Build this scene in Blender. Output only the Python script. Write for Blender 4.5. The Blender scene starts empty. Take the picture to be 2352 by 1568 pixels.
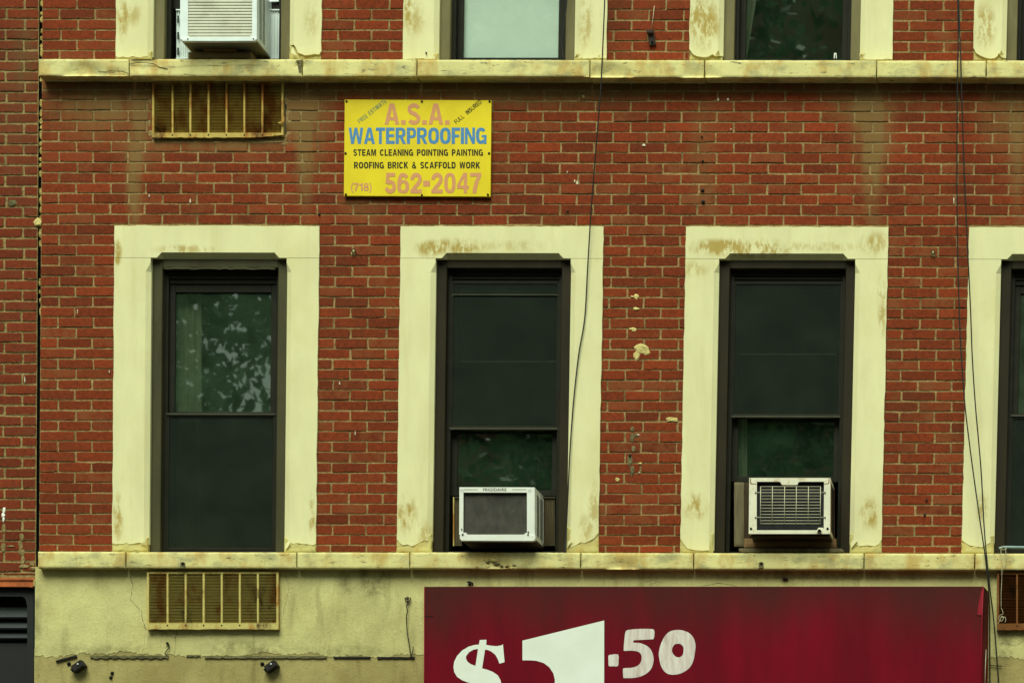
import bpy, math, random
import numpy as np
from mathutils import Vector
from mathutils.geometry import tessellate_polygon

# ------------------------------------------------------------------ camera, sky, sun, exposure
scene = bpy.context.scene
COL = scene.collection
S = 350.0            # layout units (photo picture units) per metre on the wall plane
DIST = 19.0          # camera to wall
VPX, VPY = 2414.0, 2363.0
CAMX, CAMZ = (VPX - 1176) / S, 6 + (784 - VPY) / S
cam_d = bpy.data.cameras.new('camera')
cam = bpy.data.objects.new('camera', cam_d); COL.objects.link(cam)
cam.location = (CAMX, -DIST, CAMZ); cam.rotation_euler = (math.radians(90), 0, 0)
FW = 2352 / S
cam_d.sensor_width = 36; cam_d.lens = 36 * DIST / FW
cam_d.shift_x = -CAMX / FW; cam_d.shift_y = (6 - CAMZ) / FW
cam_d.clip_end = 2000
scene.camera = cam

world = bpy.data.worlds.new('World'); scene.world = world; world.use_nodes = True
SUN_EL = math.radians(52)    # high, veiled by cloud, in front of the facade
wn = world.node_tree.nodes; wl = world.node_tree.links
bg = wn['Background']
sky = wn.new('ShaderNodeTexSky'); sky.sky_type = 'NISHITA'; sky.sun_disc = False
sky.sun_elevation = SUN_EL; sky.sun_rotation = math.radians(186); sky.dust_density = 4; sky.air_density = 1.5
cl = wn.new('ShaderNodeMix'); cl.data_type = 'RGBA'; cl.inputs[0].default_value = 0.82
cl.inputs[7].default_value = (7.0, 8.9, 7.1, 1)          # even cloud cover with the photo's green cast
wl.new(sky.outputs[0], cl.inputs[6]); wl.new(cl.outputs[2], bg.inputs[0])
bg.inputs[1].default_value = 0.03
sun_d = bpy.data.lights.new('sun', 'SUN'); sun_d.energy = 1.5; sun_d.angle = math.radians(38)
sun_d.color = (0.92, 1.0, 0.84)
sun = bpy.data.objects.new('sun', sun_d); COL.objects.link(sun)
sdir = Vector((math.sin(math.radians(-6)) * math.cos(SUN_EL), -math.cos(math.radians(-6)) * math.cos(SUN_EL), math.sin(SUN_EL)))
sun.rotation_euler = (-sdir).to_track_quat('-Z', 'Y').to_euler(); sun.location = (0, -10, 20)
scene.view_settings.view_transform = 'Standard'; scene.view_settings.look = 'None'
scene.view_settings.exposure = 1.5; scene.view_settings.gamma = 1
scene.cycles.max_bounces = 8; scene.cycles.transparent_max_bounces = 12
scene.render.resolution_x = 1024; scene.render.resolution_y = 682

rnd = random.Random(7)

# ------------------------------------------------------------------ coordinates
def I(dx, dy, y=0.0):
    """point at depth y that lies on the line of sight of picture point (dx, dy)"""
    x, z = (dx - 1176) / S, 6 + (784 - dy) / S
    k = (y + DIST) / DIST
    return Vector((CAMX + (x - CAMX) * k, y, CAMZ + (z - CAMZ) * k))
def lean(x): return 0.0148 + 0.0029 * x
def R(u, v, y=0.0):
    """the old facade leans a little: u, v are measured along the facade's own lines"""
    x, z = (u - 1176) / S, 6 + (784 - v) / S
    x, z = x + (z - 6) * lean(x), z - 0.0018 * x
    k = (y + DIST) / DIST
    return Vector((CAMX + (x - CAMX) * k, y, CAMZ + (z - CAMZ) * k))

# ------------------------------------------------------------------ object helpers
WORLDLOC = {}
def tag(o, label=None, cat=None, group=None, kind=None):
    if label: o['label'] = label
    if cat: o['category'] = cat
    if group: o['group'] = group
    if kind: o['kind'] = kind
    return o
def link(o, parent, loc):
    COL.objects.link(o)
    loc = Vector(loc)
    if parent is not None:
        o.parent = parent; o.location = loc - WORLDLOC[parent]
    else:
        o.location = loc
    WORLDLOC[o] = loc
    return o
def empty(name, loc, parent=None, **k):
    o = bpy.data.objects.new(name, None); o.empty_display_size = 0.1
    link(o, parent, loc); return tag(o, **k)

class MB:
    def __init__(s): s.v = []; s.f = []; s.c = []; s.sm = []
    def add(s, verts, faces, cols=None, smooth=False):
        b = len(s.v); s.v += [tuple(p) for p in verts]
        s.f += [tuple(i + b for i in f) for f in faces]; s.sm += [smooth] * len(faces)
        s.c += cols if cols else [(0.5, 0.5, 0.5, 1)] * len(verts)
        return s
    def box(s, a, b):
        (x0, y0, z0), (x1, y1, z1) = a, b
        x0, x1 = min(x0, x1), max(x0, x1); y0, y1 = min(y0, y1), max(y0, y1); z0, z1 = min(z0, z1), max(z0, z1)
        v = [(x0, y0, z0), (x1, y0, z0), (x1, y1, z0), (x0, y1, z0), (x0, y0, z1), (x1, y0, z1), (x1, y1, z1), (x0, y1, z1)]
        return s.add(v, [(0, 1, 5, 4), (1, 2, 6, 5), (2, 3, 7, 6), (3, 0, 4, 7), (4, 5, 6, 7), (3, 2, 1, 0)])
    def rbox(s, u0, u1, v0, v1, yf, yb, F=None, bev=0.0):
        """box with its front face at picture rect, going straight back; optional bevel in metres"""
        F = F or I
        return s.poly([(u0, v1), (u1, v1), (u1, v0), (u0, v0)], yf, yb, F, bev)
    def poly(s, pts, yf, yb, F=None, bev=0.0):
        """prism: picture-outline front at yf (counter-clockwise as seen), extruded back to yb"""
        F = F or I
        fr = [F(a, b, yf) for a, b in pts]; n = len(fr)
        bk = [Vector((p.x, yb, p.z)) for p in fr]
        if bev:
            c = sum(fr, Vector()) / n
            ins = []
            for i in range(n):
                p, q, r = fr[i - 1], fr[i], fr[(i + 1) % n]
                d1 = (p - q).normalized(); d2 = (r - q).normalized(); m = d1 + d2
                if m.length < 1e-4: m = Vector((-(r - p).z, 0, (r - p).x)); 
                m.normalize()
                sn = abs(d1.cross(m).length) or 1
                t = q + m * min(bev / max(sn, .3), bev * 2)
                if (t - c).length > (q - c).length: t = q - m * bev
                ins.append(t)
            mid = [Vector((p.x, yf + bev, p.z)) for p in fr]
            v = ins + mid + bk
            f = [tuple(range(n))]
            for k in range(2):
                f += [(k * n + (i + 1) % n, k * n + i, (k + 1) * n + i, (k + 1) * n + (i + 1) % n) for i in range(n)]
            f.append(tuple(reversed(range(2 * n, 3 * n))))
            return s.add(v, f)
        return s.add(fr + bk, [tuple(range(n)), tuple(reversed(range(n, 2 * n)))] + [((i + 1) % n, i, n + i, n + (i + 1) % n) for i in range(n)])
    def tube(s, pts, r, n=8, cap=True):
        pts = [Vector(p) for p in pts]; rings = []
        for i, p in enumerate(pts):
            t = (pts[min(i + 1, len(pts) - 1)] - pts[max(i - 1, 0)]).normalized()
            a = t.cross(Vector((0, 1, 0.01)))
            if a.length < .05: a = t.cross(Vector((1, 0, 0)))
            a.normalize(); b = t.cross(a)
            rr = r[i] if isinstance(r, (list, tuple)) else r
            rings.append([p + (a * math.cos(k * 2 * math.pi / n) + b * math.sin(k * 2 * math.pi / n)) * rr for k in range(n)])
        v = [q for g in rings for q in g]; f = []
        for i in range(len(pts) - 1):
            for k in range(n):
                f.append((i * n + k, i * n + (k + 1) % n, (i + 1) * n + (k + 1) % n, (i + 1) * n + k))
        if cap: f += [tuple(reversed(range(n))), tuple(range((len(pts) - 1) * n, len(pts) * n))]
        return s.add(v, f, smooth=True)
    def slab(s, u0, u1, v0, v1, yf, yb, F=None, cell=14, jit=0.8, rough=0.0015, bev=0.006, seed=0, chips=()):
        """weathered stone block: gridded front face with uneven surface, worn edges, straight back"""
        F = F or R; rg = random.Random(seed)
        nx = max(2, int((u1 - u0) / cell)); nz = max(2, int((v1 - v0) / cell))
        g = {}
        for i in range(nx + 1):
            for j in range(nz + 1):
                u = u0 + (u1 - u0) * i / nx; v = v0 + (v1 - v0) * j / nz
                e = i in (0, nx) or j in (0, nz)
                if e:
                    u += (1 if i == 0 else -1 if i == nx else 0) * bev * S; v += (1 if j == 0 else -1 if j == nz else 0) * bev * S
                if 0 < i < nx: u += rg.uniform(-1, 1) * jit
                if 0 < j < nz: v += rg.uniform(-1, 1) * jit
                y = yf + rg.uniform(-1, 1) * rough
                for (cu, cv, cr, cd) in chips:
                    d = math.hypot(u - cu, (v - cv) * 1.6) / cr
                    if d < 1: y += cd * (1 - d * d)
                g[i, j] = F(u, v, y)
        idx = {k: n for n, k in enumerate(g)}
        verts = list(g.values()); faces = []
        for i in range(nx):
            for j in range(nz):
                faces.append((idx[i, j + 1], idx[i + 1, j + 1], idx[i + 1, j], idx[i, j]))
        ring = [(i, nz) for i in range(nx)] + [(nx, j) for j in range(nz, 0, -1)] + [(i, 0) for i in range(nx, 0, -1)] + [(0, j) for j in range(nz)]
        m = len(ring); b0 = len(verts)
        for (i, j) in ring:
            u = u0 + (u1 - u0) * i / nx; v = v0 + (v1 - v0) * j / nz
            du = rg.uniform(-1, 1) * jit * .6; dv = rg.uniform(-1, 1) * jit * .6
            if i in (0, nx): u += du
            if j in (0, nz): v += dv
            p = F(u, v, yf); p.y = yf + bev; verts.append(p)
        b1 = len(verts)
        for k in range(m):
            p = verts[b0 + k]; verts.append(Vector((p.x, yb, p.z)))
        for k in range(m):
            k2 = (k + 1) % m
            faces.append((idx[ring[k2]], idx[ring[k]], b0 + k, b0 + k2))
            faces.append((b0 + k2, b0 + k, b1 + k, b1 + k2))
        faces.append(tuple(reversed(range(b1, b1 + m))))
        s.add(verts, faces); k = nx * nz; s.sm[-len(faces):-len(faces) + k] = [True] * k; return s
    def build(s, name, mat, parent=None, loc=None, **k):
        a = np.array(s.v, dtype=float)
        if loc is None:
            loc = Vector(((a[:, 0].min() + a[:, 0].max()) / 2, a[:, 1].max(), a[:, 2].min()))
        me = bpy.data.meshes.new(name)
        me.from_pydata((a - np.array(loc)).tolist(), [], s.f); 
        me.polygons.foreach_set('use_smooth', s.sm)
        ca = me.color_attributes.new('tint', 'FLOAT_COLOR', 'POINT')
        ca.data.foreach_set('color', np.array(s.c, dtype=np.float32).ravel())
        me.materials.append(mat); me.update()
        o = bpy.data.objects.new(name, me); link(o, parent, loc)
        return tag(o, **k)

def text_mesh(txt, F, u0, u1, v0, v1, y, bold=0.0, ang=0.0, spacing=1.0, wordsp=1.0):
    """flat lettering fitted to a picture rectangle (u0..u1, v0 top..v1 bottom); ang turns it about its lower left"""
    cu = bpy.data.curves.new('t', 'FONT'); cu.body = txt; cu.offset = bold; cu.resolution_u = 4
    cu.space_character = spacing; cu.space_word = wordsp; cu.fill_mode = 'FRONT'
    ob = bpy.data.objects.new('t', cu); COL.objects.link(ob)
    dg = bpy.context.evaluated_depsgraph_get(); me = bpy.data.meshes.new_from_object(ob.evaluated_get(dg))
    vs = [(p.co.x, p.co.y) for p in me.vertices]; fs = [tuple(p.vertices) for p in me.polygons]
    bpy.data.objects.remove(ob); bpy.data.curves.remove(cu); bpy.data.meshes.remove(me)
    x0 = min(p[0] for p in vs); x1 = max(p[0] for p in vs); y0 = min(p[1] for p in vs); y1 = max(p[1] for p in vs)
    out = []
    ca, sa = math.cos(ang), math.sin(ang)
    for (x, yy) in vs:
        a = (x - x0) / (x1 - x0) * (u1 - u0); b = (yy - y0) / (y1 - y0) * (v1 - v0)
        out.append(F(u0 + a * ca - b * sa, v1 - (a * sa + b * ca), y))
    mb = MB(); mb.add(out, fs); return mb


# ------------------------------------------------------------------ heavy block capitals for the painted sign
def _sup(cx, cy, rx, ry, a0=0, a1=360, n=28, e=2.5):
    o = []
    for k in range(n + 1):
        a = math.radians(a0 + (a1 - a0) * k / n); c, s_ = math.cos(a), math.sin(a)
        o.append((cx + rx * math.copysign(abs(c) ** (2 / e), c), cy + ry * math.copysign(abs(s_) ** (2 / e), s_)))
    return o
def _arc(cx, cy, rx, ry, t, h, a0, a1, e=2.5): return [_sup(cx, cy, rx, ry, a0, a1, 20, e) + _sup(cx, cy, rx - t, ry - h, a1, a0, 20, e)]
def _box(a, b, c, d): return [[(a, b), (c, b), (c, d), (a, d)]]
def _ringo(cx, cy, rx, ry, t, h): return [_sup(cx, cy, rx, ry)[:-1], _sup(cx, cy, rx - t, ry - h)[:-1]]
def _thick(p, t):
    L, Rr = [], []
    for i in range(len(p)):
        a, b = p[max(i - 1, 0)], p[min(i + 1, len(p) - 1)]; d = math.hypot(b[0] - a[0], b[1] - a[1]) or 1
        nx, ny = -(b[1] - a[1]) / d * t / 2, (b[0] - a[0]) / d * t / 2
        L.append((p[i][0] + nx, p[i][1] + ny)); Rr.append((p[i][0] - nx, p[i][1] - ny))
    return [L + Rr[::-1]]
def glyph(ch, s=.22, h=.175):
    m = .5
    if ch == 'A': return .84, [[[(0, 0), (.225, 0), (.275, .2), (.565, .2), (.615, 0), (.84, 0), (.555, 1), (.285, 1)], [(.318, .36), (.522, .36), (.42, .77)]]]
    if ch == 'B': return .76, [[[(0, 0), (0, 1)] + _sup(.40, .745, .33, .255, 90, -90, 12) + _sup(.40, .28, .36, .28, 80, -90, 12), [(s, .60)] + _sup(.38, .72, .14, .12, -90, 90, 8) + [(s, .84)], [(s, .16)] + _sup(.38, .30, .155, .14, -90, 90, 8) + [(s, .44)]]]
    if ch == 'C': return .8, [_arc(.4, .5, .4, .5, s, h, 38, 322)]
    if ch == 'D': return .78, [[[(0, 0), (0, 1)] + _sup(.34, .5, .44, .5, 90, -90, 16), [(s, h)] + _sup(.34, .5, .44 - s, .5 - h, -90, 90, 12) + [(s, 1 - h)]]]
    if ch == 'E': return .68, [[[(0, 0), (.68, 0), (.68, h), (s, h), (s, .42), (.63, .42), (.63, .59), (s, .59), (s, 1 - h), (.66, 1 - h), (.66, 1), (0, 1)]]]
    if ch == 'F': return .64, [[[(0, 0), (s, 0), (s, .40), (.58, .40), (.58, .57), (s, .57), (s, 1 - h), (.64, 1 - h), (.64, 1), (0, 1)]]]
    if ch == 'G': return .82, [_arc(.4, .5, .4, .5, s, h, 38, 325), _box(.45, .40, .82, .55), _box(.64, .0, .82, .54)]
    if ch == 'I': return s, [_box(0, 0, s, 1)]
    if ch == 'K': return .8, [[[(0, 0), (s, 0), (s, .30), (.31, .41), (.53, 0), (.8, 0), (.47, .57), (.78, 1), (.51, 1), (s, .58), (s, 1), (0, 1)]]]
    if ch == 'L': return .63, [[[(0, 0), (.63, 0), (.63, h), (s, h), (s, 1), (0, 1)]]]
    if ch == 'M': return .95, [[[(0, 0), (.2, 0), (.2, .72), (.39, 0), (.56, 0), (.75, .72), (.75, 0), (.95, 0), (.95, 1), (.64, 1), (.475, .36), (.31, 1), (0, 1)]]]
    if ch == 'N': return .78, [[[(0, 0), (.205, 0), (.205, .64), (.56, 0), (.78, 0), (.78, 1), (.575, 1), (.575, .38), (.22, 1), (0, 1)]]]
    if ch == 'O': return .84, [_ringo(.42, .5, .42, .5, s, h)]
    if ch == 'P': return .72, [[[(0, 0), (s, 0), (s, .35), (.38, .35)] + _sup(.38, .675, .34, .325, -90, 90, 14) + [(0, 1)], [(s, .52), (.36, .52)] + _sup(.36, .675, .14, .155, -90, 90, 10) + [(s, .83)]]]
    if ch == 'R': return .8, [[[(0, 0), (s, 0), (s, .38), (.33, .38), (.55, 0), (.8, 0), (.56, .40)] + _sup(.42, .69, .34, .31, -55, 90, 14) + [(0, 1)], [(s, .54), (.38, .54)] + _sup(.38, .685, .15, .145, -90, 90, 10) + [(s, .83)]]]
    if ch == 'S':
        w = .74; p = [(.37 + .265 * math.cos(math.radians(a)), .725 + .19 * math.sin(math.radians(a))) for a in range(15, 246, 15)] + [(.37, .515), (.46, .485)] + [(.37 + .27 * math.cos(math.radians(a)), .275 - .19 * math.sin(math.radians(-a))) for a in range(55, -166, -15)]
        return w, [_thick(p, .195)]
    if ch == 'T': return .72, [[[(.25, 0), (.47, 0), (.47, 1 - h), (.72, 1 - h), (.72, 1), (0, 1), (0, 1 - h), (.25, 1 - h)]]]
    if ch == 'U': return .78, [[[(0, 1), (0, .36)] + _sup(.39, .36, .39, .36, 180, 360, 14) + [(.78, 1), (.78 - s, 1), (.78 - s, .36)] + _sup(.39, .36, .39 - s, .36 - h, 360, 180, 12) + [(s, 1)]]]
    if ch == 'W': return 1.12, [[[(.18, 0), (.41, 0), (.56, .66), (.71, 0), (.94, 0), (1.12, 1), (.91, 1), (.815, .36), (.665, 1), (.455, 1), (.305, .36), (.21, 1), (0, 1)]]]
    if ch == '&': return .84, [_ringo(.36, .77, .23, .23, .13, .12), _ringo(.33, .27, .33, .27, .19, .14), _thick([(.27, .62), (.45, .40), (.76, .03)], .2), _thick([(.52, .18), (.62, .28), (.66, .44)], .15)]
    if ch == '.': return s * 1.05, [_box(0, 0, s * 1.05, .2)]
    if ch == '-': return .40, [_box(0, .34, .40, .62)]
    if ch == '(': return .28, [_thick([(.28 - .2 * math.sin(math.pi * k / 12) , 1.05 - 1.3 * k / 12) for k in range(13)], .13)]
    if ch == ')': return .28, [_thick([(.2 * math.sin(math.pi * k / 12), 1.05 - 1.3 * k / 12) for k in range(13)], .13)]
    if ch == '0': return .68, [_ringo(.34, .5, .34, .5, .21, .16)]
    if ch == '1': return .44, [[[(.22, 0), (.44, 0), (.44, 1), (.28, 1), (.2, .88), (0, .8), (0, .66), (.22, .70)]]]
    if ch == '2': return .68, [_thick([(.11, .66)] + [(.345 + .235 * math.cos(math.radians(a)), .69 + .215 * math.sin(math.radians(a))) for a in range(170, -31, -20)] + [(.42, .43), (.22, .24), (.12, .10)], .205), _box(0, 0, .67, h)]
    if ch == '4': return .7, [[[(.40, 0), (.60, 0), (.60, .22), (.70, .22), (.70, .38), (.60, .38), (.60, 1), (.38, 1), (0, .42), (0, .22), (.40, .22)], [(.16, .38), (.40, .38), (.40, .74)]]]
    if ch == '5': return .68, [_box(.10, 1 - h, .63, 1), [[(.06, .46), (.25, .50), (.28, .86), (.10, .86)]], _thick([(.08, .25)] + [(.335 + .235 * math.cos(math.radians(a)), .325 + .235 * math.sin(math.radians(a))) for a in range(-150, 141, 18)], .2)]
    if ch == '6': return .69, [_ringo(.345, .325, .345, .325, .21, .15), _thick([(.105, .36), (.105, .55), (.14, .74), (.22, .87), (.34, .91), (.46, .88), (.56, .76)], .2)]
    if ch == '7': return .65, [[[(.14, 0), (.37, 0), (.42, .32), (.52, .60), (.65, .84), (.65, 1), (0, 1), (0, .82), (.42, .82), (.28, .58), (.18, .28)]]]
    if ch == '8': return .69, [_ringo(.345, .745, .30, .255, .18, .13), _ringo(.345, .275, .345, .275, .2, .145)]
    return .3, []
def block_text(txt, F, u0, u1, v0, v1, y, gap=.1, space=.42, ang=0.0, s=.22, h=.175):
    x = 0; shapes = []; word = 0
    for ch in txt:
        if ch == ' ': x += space; word += 1; continue
        w, sh = glyph(ch, s, h)
        shapes += [([[(a + x, b) for a, b in lp] for lp in s_], k, word) for k, s_ in enumerate(sh)]
        x += w + gap
    W = x - gap; mbs = [MB() for _ in range(word + 1)]; ca, sa = math.cos(ang), math.sin(ang)
    for lps, k, wd in shapes:
        pl = []
        for lp in lps:
            q = []
            for a, b in lp:
                a = a / W * (u1 - u0); b = b * (v1 - v0); q.append(F(u0 + a * ca - b * sa, v1 - (a * sa + b * ca), y - .0003 * k))
            pl.append(q)
        allv = [p for lp in pl for p in lp]; fs = []
        for t in tessellate_polygon([[Vector((p.x, p.z, 0)) for p in lp] for lp in pl]):
            a, b, c = (allv[i] for i in t); fs.append(t if ((b - a).cross(c - a)).y < 0 else tuple(reversed(t)))
        mbs[wd].add(allv, fs)
    return [m for m in mbs if m.v]

# ------------------------------------------------------------------ materials
class NT:
    def __init__(s, name):
        s.m = bpy.data.materials.new(name); s.m.use_nodes = True
        s.n = s.m.node_tree.nodes; s.l = s.m.node_tree.links
        s.b = s.n['Principled BSDF']; s.out = s.n['Material Output']
        s._pos = None
    def pos(s):
        if not s._pos: s._pos = s.n.new('ShaderNodeNewGeometry').outputs['Position']
        return s._pos
    def put(s, sock, val):
        if isinstance(val, bpy.types.NodeSocket): s.l.new(val, sock)
        elif val is not None: sock.default_value = val
    def noise(s, scale, detail=4, rough=.55, stretch=(1, 1, 1), dist=0, off=(0, 0, 0)):
        mp = s.n.new('ShaderNodeMapping'); s.put(mp.inputs[0], s.pos()); mp.inputs['Scale'].default_value = stretch; mp.inputs['Location'].default_value = off
        t = s.n.new('ShaderNodeTexNoise'); s.l.new(mp.outputs[0], t.inputs['Vector'])
        t.inputs['Scale'].default_value = scale; t.inputs['Detail'].default_value = detail; t.inputs['Roughness'].default_value = rough; t.inputs['Distortion'].default_value = dist
        return t.outputs[0]
    def math(s, op, a, b=None, c=None, clamp=False):
        t = s.n.new('ShaderNodeMath'); t.operation = op; t.use_clamp = clamp
        for i, q in enumerate((a, b, c)): 
            if q is not None: s.put(t.inputs[i], q)
        return t.outputs[0]
    def rng(s, x, a, b, c=0., d=1., smooth=True):
        t = s.n.new('ShaderNodeMapRange'); t.interpolation_type = 'SMOOTHSTEP' if smooth else 'LINEAR'
        s.put(t.inputs[0], x)
        for i, q in enumerate((a, b, c, d)): s.put(t.inputs[i + 1], q)
        return t.outputs[0]
    def mix(s, f, a, b, mode='MIX'):
        t = s.n.new('ShaderNodeMix'); t.data_type = 'RGBA'; t.blend_type = mode
        s.put(t.inputs[0], f)
        for i, q in ((6, a), (7, b)):
            s.put(t.inputs[i], (*q, 1) if isinstance(q, tuple) and len(q) == 3 else q)
        return t.outputs[2]
    def attr(s, name='tint'):
        t = s.n.new('ShaderNodeAttribute'); t.attribute_name = name
        p = s.n.new('ShaderNodeSeparateColor'); s.l.new(t.outputs['Color'], p.inputs[0]); return p.outputs
    def sep(s):
        p = s.n.new('ShaderNodeSeparateXYZ'); s.l.new(s.pos(), p.inputs[0]); return p.outputs
    def spots(s, lst, F=I):
        """soft stain patches given as picture ellipses (x, y, rx, ry, strength)"""
        tot = None
        for (dx, dy, rx, ry, st) in lst:
            c = F(dx, dy, 0)
            vm = s.n.new('ShaderNodeVectorMath'); vm.operation = 'SUBTRACT'; s.l.new(s.pos(), vm.inputs[0]); vm.inputs[1].default_value = (c.x, 0, c.z)
            v2 = s.n.new('ShaderNodeVectorMath'); v2.operation = 'MULTIPLY'; s.l.new(vm.outputs[0], v2.inputs[0]); v2.inputs[1].default_value = (S / rx, 0, S / ry)
            v3 = s.n.new('ShaderNodeVectorMath'); v3.operation = 'LENGTH'; s.l.new(v2.outputs[0], v3.inputs[0])
            q = s.rng(v3.outputs['Value'], 0.2, 1.25, st, 0)
            tot = q if tot is None else s.math('ADD', tot, q)
        return tot
    def bump(s, h, strength=.3, dist=.003, prev=None):
        t = s.n.new('ShaderNodeBump'); t.inputs['Strength'].default_value = strength; t.inputs['Distance'].default_value = dist
        s.put(t.inputs['Height'], h)
        if prev: s.l.new(prev, t.inputs['Normal'])
        return t.outputs[0]
    def done(s, col, rough=.8, normal=None, metal=0, spec=.3):
        if isinstance(col, tuple): col = (*col, 1) if len(col) == 3 else col
        s.put(s.b.inputs['Base Color'], col); s.put(s.b.inputs['Roughness'], rough); s.b.inputs['Metallic'].default_value = metal
        s.b.inputs['Specular IOR Level'].default_value = spec
        if normal: s.l.new(normal, s.b.inputs['Normal'])
        return s.m

def simple(name, col, rough=.6, var=.25, scale=30, metal=0, spec=.3, bump=.15, dirt=None, dscale=6, damt=.5, stretch=(1, 1, 1)):
    t = NT(name)
    n = t.noise(scale, 4, .6, stretch)
    lo = tuple(c * (1 - var) for c in col); hi = tuple(min(1, c * (1 + var)) for c in col)
    c = t.mix(t.rng(n, .3, .7), lo, hi)
    if dirt:
        d = t.rng(t.noise(dscale, 6, .65, stretch), .5, .72, 0, damt)
        c = t.mix(d, c, dirt)
    return t.done(c, rough, t.bump(n, bump, .002) if bump else None, metal, spec)

def sr(r, g, b):
    f = lambda c: (c / 255 / 12.92) if c / 255 <= .04045 else ((c / 255 + .055) / 1.055) ** 2.4
    return (f(r), f(g), f(b))

# ---- brick: tint.r = tone, tint.g = hue shift, tint.b = smear towards the edge
def brick_mat(name, lo, hi, alt, smear, stains, grime, smear_amt=.75):
    t = NT(name); r, g, b = t.attr()
    n1 = t.noise(38, 6, .7); n2 = t.noise(9, 5, .6); n3 = t.noise(160, 3, .6)
    tone = t.math('ADD', t.math('MULTIPLY', r, .62), t.math('MULTIPLY', t.math('SUBTRACT', n1, .5), 1.1))
    c = t.mix(t.rng(tone, -.05, .8), lo, hi)
    c = t.mix(t.math('MULTIPLY', t.rng(g, .55, 1), t.rng(n2, .35, .65)), c, alt)
    c = t.mix(t.rng(n3, .5, .72, 0, .6), c, tuple(x * .3 for x in lo))
    c = t.mix(t.rng(t.noise(24, 6, .75, (1, 1, 1.6), 0, (5, 2, 9)), .54, .74, 0, .65), c, tuple(x * .4 for x in lo))
    c = t.mix(t.rng(t.noise(90, 4, .7, (1, 1, 1), 0, (1, 2, 3)), .6, .74, 0, .45), c, tuple(min(1, x * 1.5) for x in hi))
    e = t.math('MULTIPLY', t.rng(t.math('ADD', b, t.math('MULTIPLY', t.math('SUBTRACT', t.noise(55, 5, .7, (1, 1, 2)), .5), 2.2)), .55, 1.0), smear_amt)
    c = t.mix(e, c, smear)
    # run-down stains with shapes of their own
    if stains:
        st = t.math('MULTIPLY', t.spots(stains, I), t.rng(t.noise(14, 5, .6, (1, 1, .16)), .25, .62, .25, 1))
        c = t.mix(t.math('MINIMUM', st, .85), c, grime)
    dk = t.rng(t.noise(2.2, 6, .6, (1, 1, .7)), .5, .78, 0, .55)
    c = t.mix(dk, c, tuple(x * .45 for x in alt))
    nb = t.bump(n1, .5, .004); nb = t.bump(n3, .35, .0015, nb)
    return t.done(c, .88, nb, spec=.18)
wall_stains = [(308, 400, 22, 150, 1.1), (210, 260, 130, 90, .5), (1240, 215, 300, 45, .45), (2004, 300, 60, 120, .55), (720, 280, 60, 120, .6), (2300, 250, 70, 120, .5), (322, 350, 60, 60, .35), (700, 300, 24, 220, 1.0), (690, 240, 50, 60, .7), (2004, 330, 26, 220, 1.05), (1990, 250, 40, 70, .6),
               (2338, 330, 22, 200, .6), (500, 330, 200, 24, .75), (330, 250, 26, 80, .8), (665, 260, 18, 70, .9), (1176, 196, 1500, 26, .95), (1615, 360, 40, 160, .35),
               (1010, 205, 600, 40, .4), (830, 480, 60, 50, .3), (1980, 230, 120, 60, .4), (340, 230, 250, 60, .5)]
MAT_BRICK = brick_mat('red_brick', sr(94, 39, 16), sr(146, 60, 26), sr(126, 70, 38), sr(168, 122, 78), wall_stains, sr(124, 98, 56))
MAT_BRICK2 = brick_mat('brown_brick', sr(92, 38, 18), sr(138, 58, 28), sr(112, 56, 32), sr(182, 150, 100), [(40, 240, 60, 200, .35), (60, 130, 30, 100, .5)], sr(96, 76, 44), .6)

def mortar_mat(name, base, light):
    t = NT(name); n = t.noise(60, 6, .7); n2 = t.noise(5, 5, .6)
    c = t.mix(t.rng(n, .3, .7), base, light)
    c = t.mix(t.rng(n2, .45, .75, 0, .7), c, tuple(x * .45 for x in base))
    return t.done(c, .95, t.bump(n, .8, .004), spec=.1)
MAT_MORTAR = mortar_mat('grey_green_mortar', sr(118, 98, 62), sr(172, 146, 98))
MAT_MORTAR2 = mortar_mat('pale_mortar', sr(112, 94, 58), sr(168, 146, 98))
MAT_CRUMB = mortar_mat('crumbling_mortar', sr(128, 108, 56), sr(206, 184, 112))
MAT_PATCH = mortar_mat('cement_patch', sr(190, 172, 105), sr(226, 208, 140))
MAT_CEMENT = mortar_mat('grey_cement', sr(86, 84, 58), sr(130, 120, 84))

# ---- cream painted stone
cream_spots = [(1040, 568, 90, 20, 1.1), (985, 575, 30, 22, .7), (1190, 566, 70, 16, .4), (1720, 572, 130, 24, 1.15), (1640, 568, 60, 20, .9), (1900, 568, 90, 12, .5), (2010, 560, 36, 30, .9), (430, 574, 80, 12, .75), (273, 578, 10, 28, .9), (271, 602, 8, 12, .7),
    (272, 1190, 14, 60, 1.0), (718, 1185, 9, 52, 1.0), (935, 1180, 26, 48, 1.1), (975, 1225, 26, 34, .6), (1365, 1170, 14, 70, .75), (1345, 1215, 18, 36, .7), (1596, 1165, 34, 36, .9), (1998, 1180, 26, 42, .9), (2026, 700, 12, 90, .8), (1598, 620, 36, 22, .6), (2257, 1170, 16, 40, .8),
    (284, 40, 14, 60, 1.0), (310, 35, 18, 30, .6), (950, 45, 30, 44, .8), (938, 20, 10, 40, .8), (1620, 55, 40, 64, 1.15), (1345, 55, 20, 70, .75), (1955, 60, 14, 60, .5), (2262, 62, 28, 55, 1.05), (716, 45, 18, 60, .5), (1595, 20, 20, 60, .7)]
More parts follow.
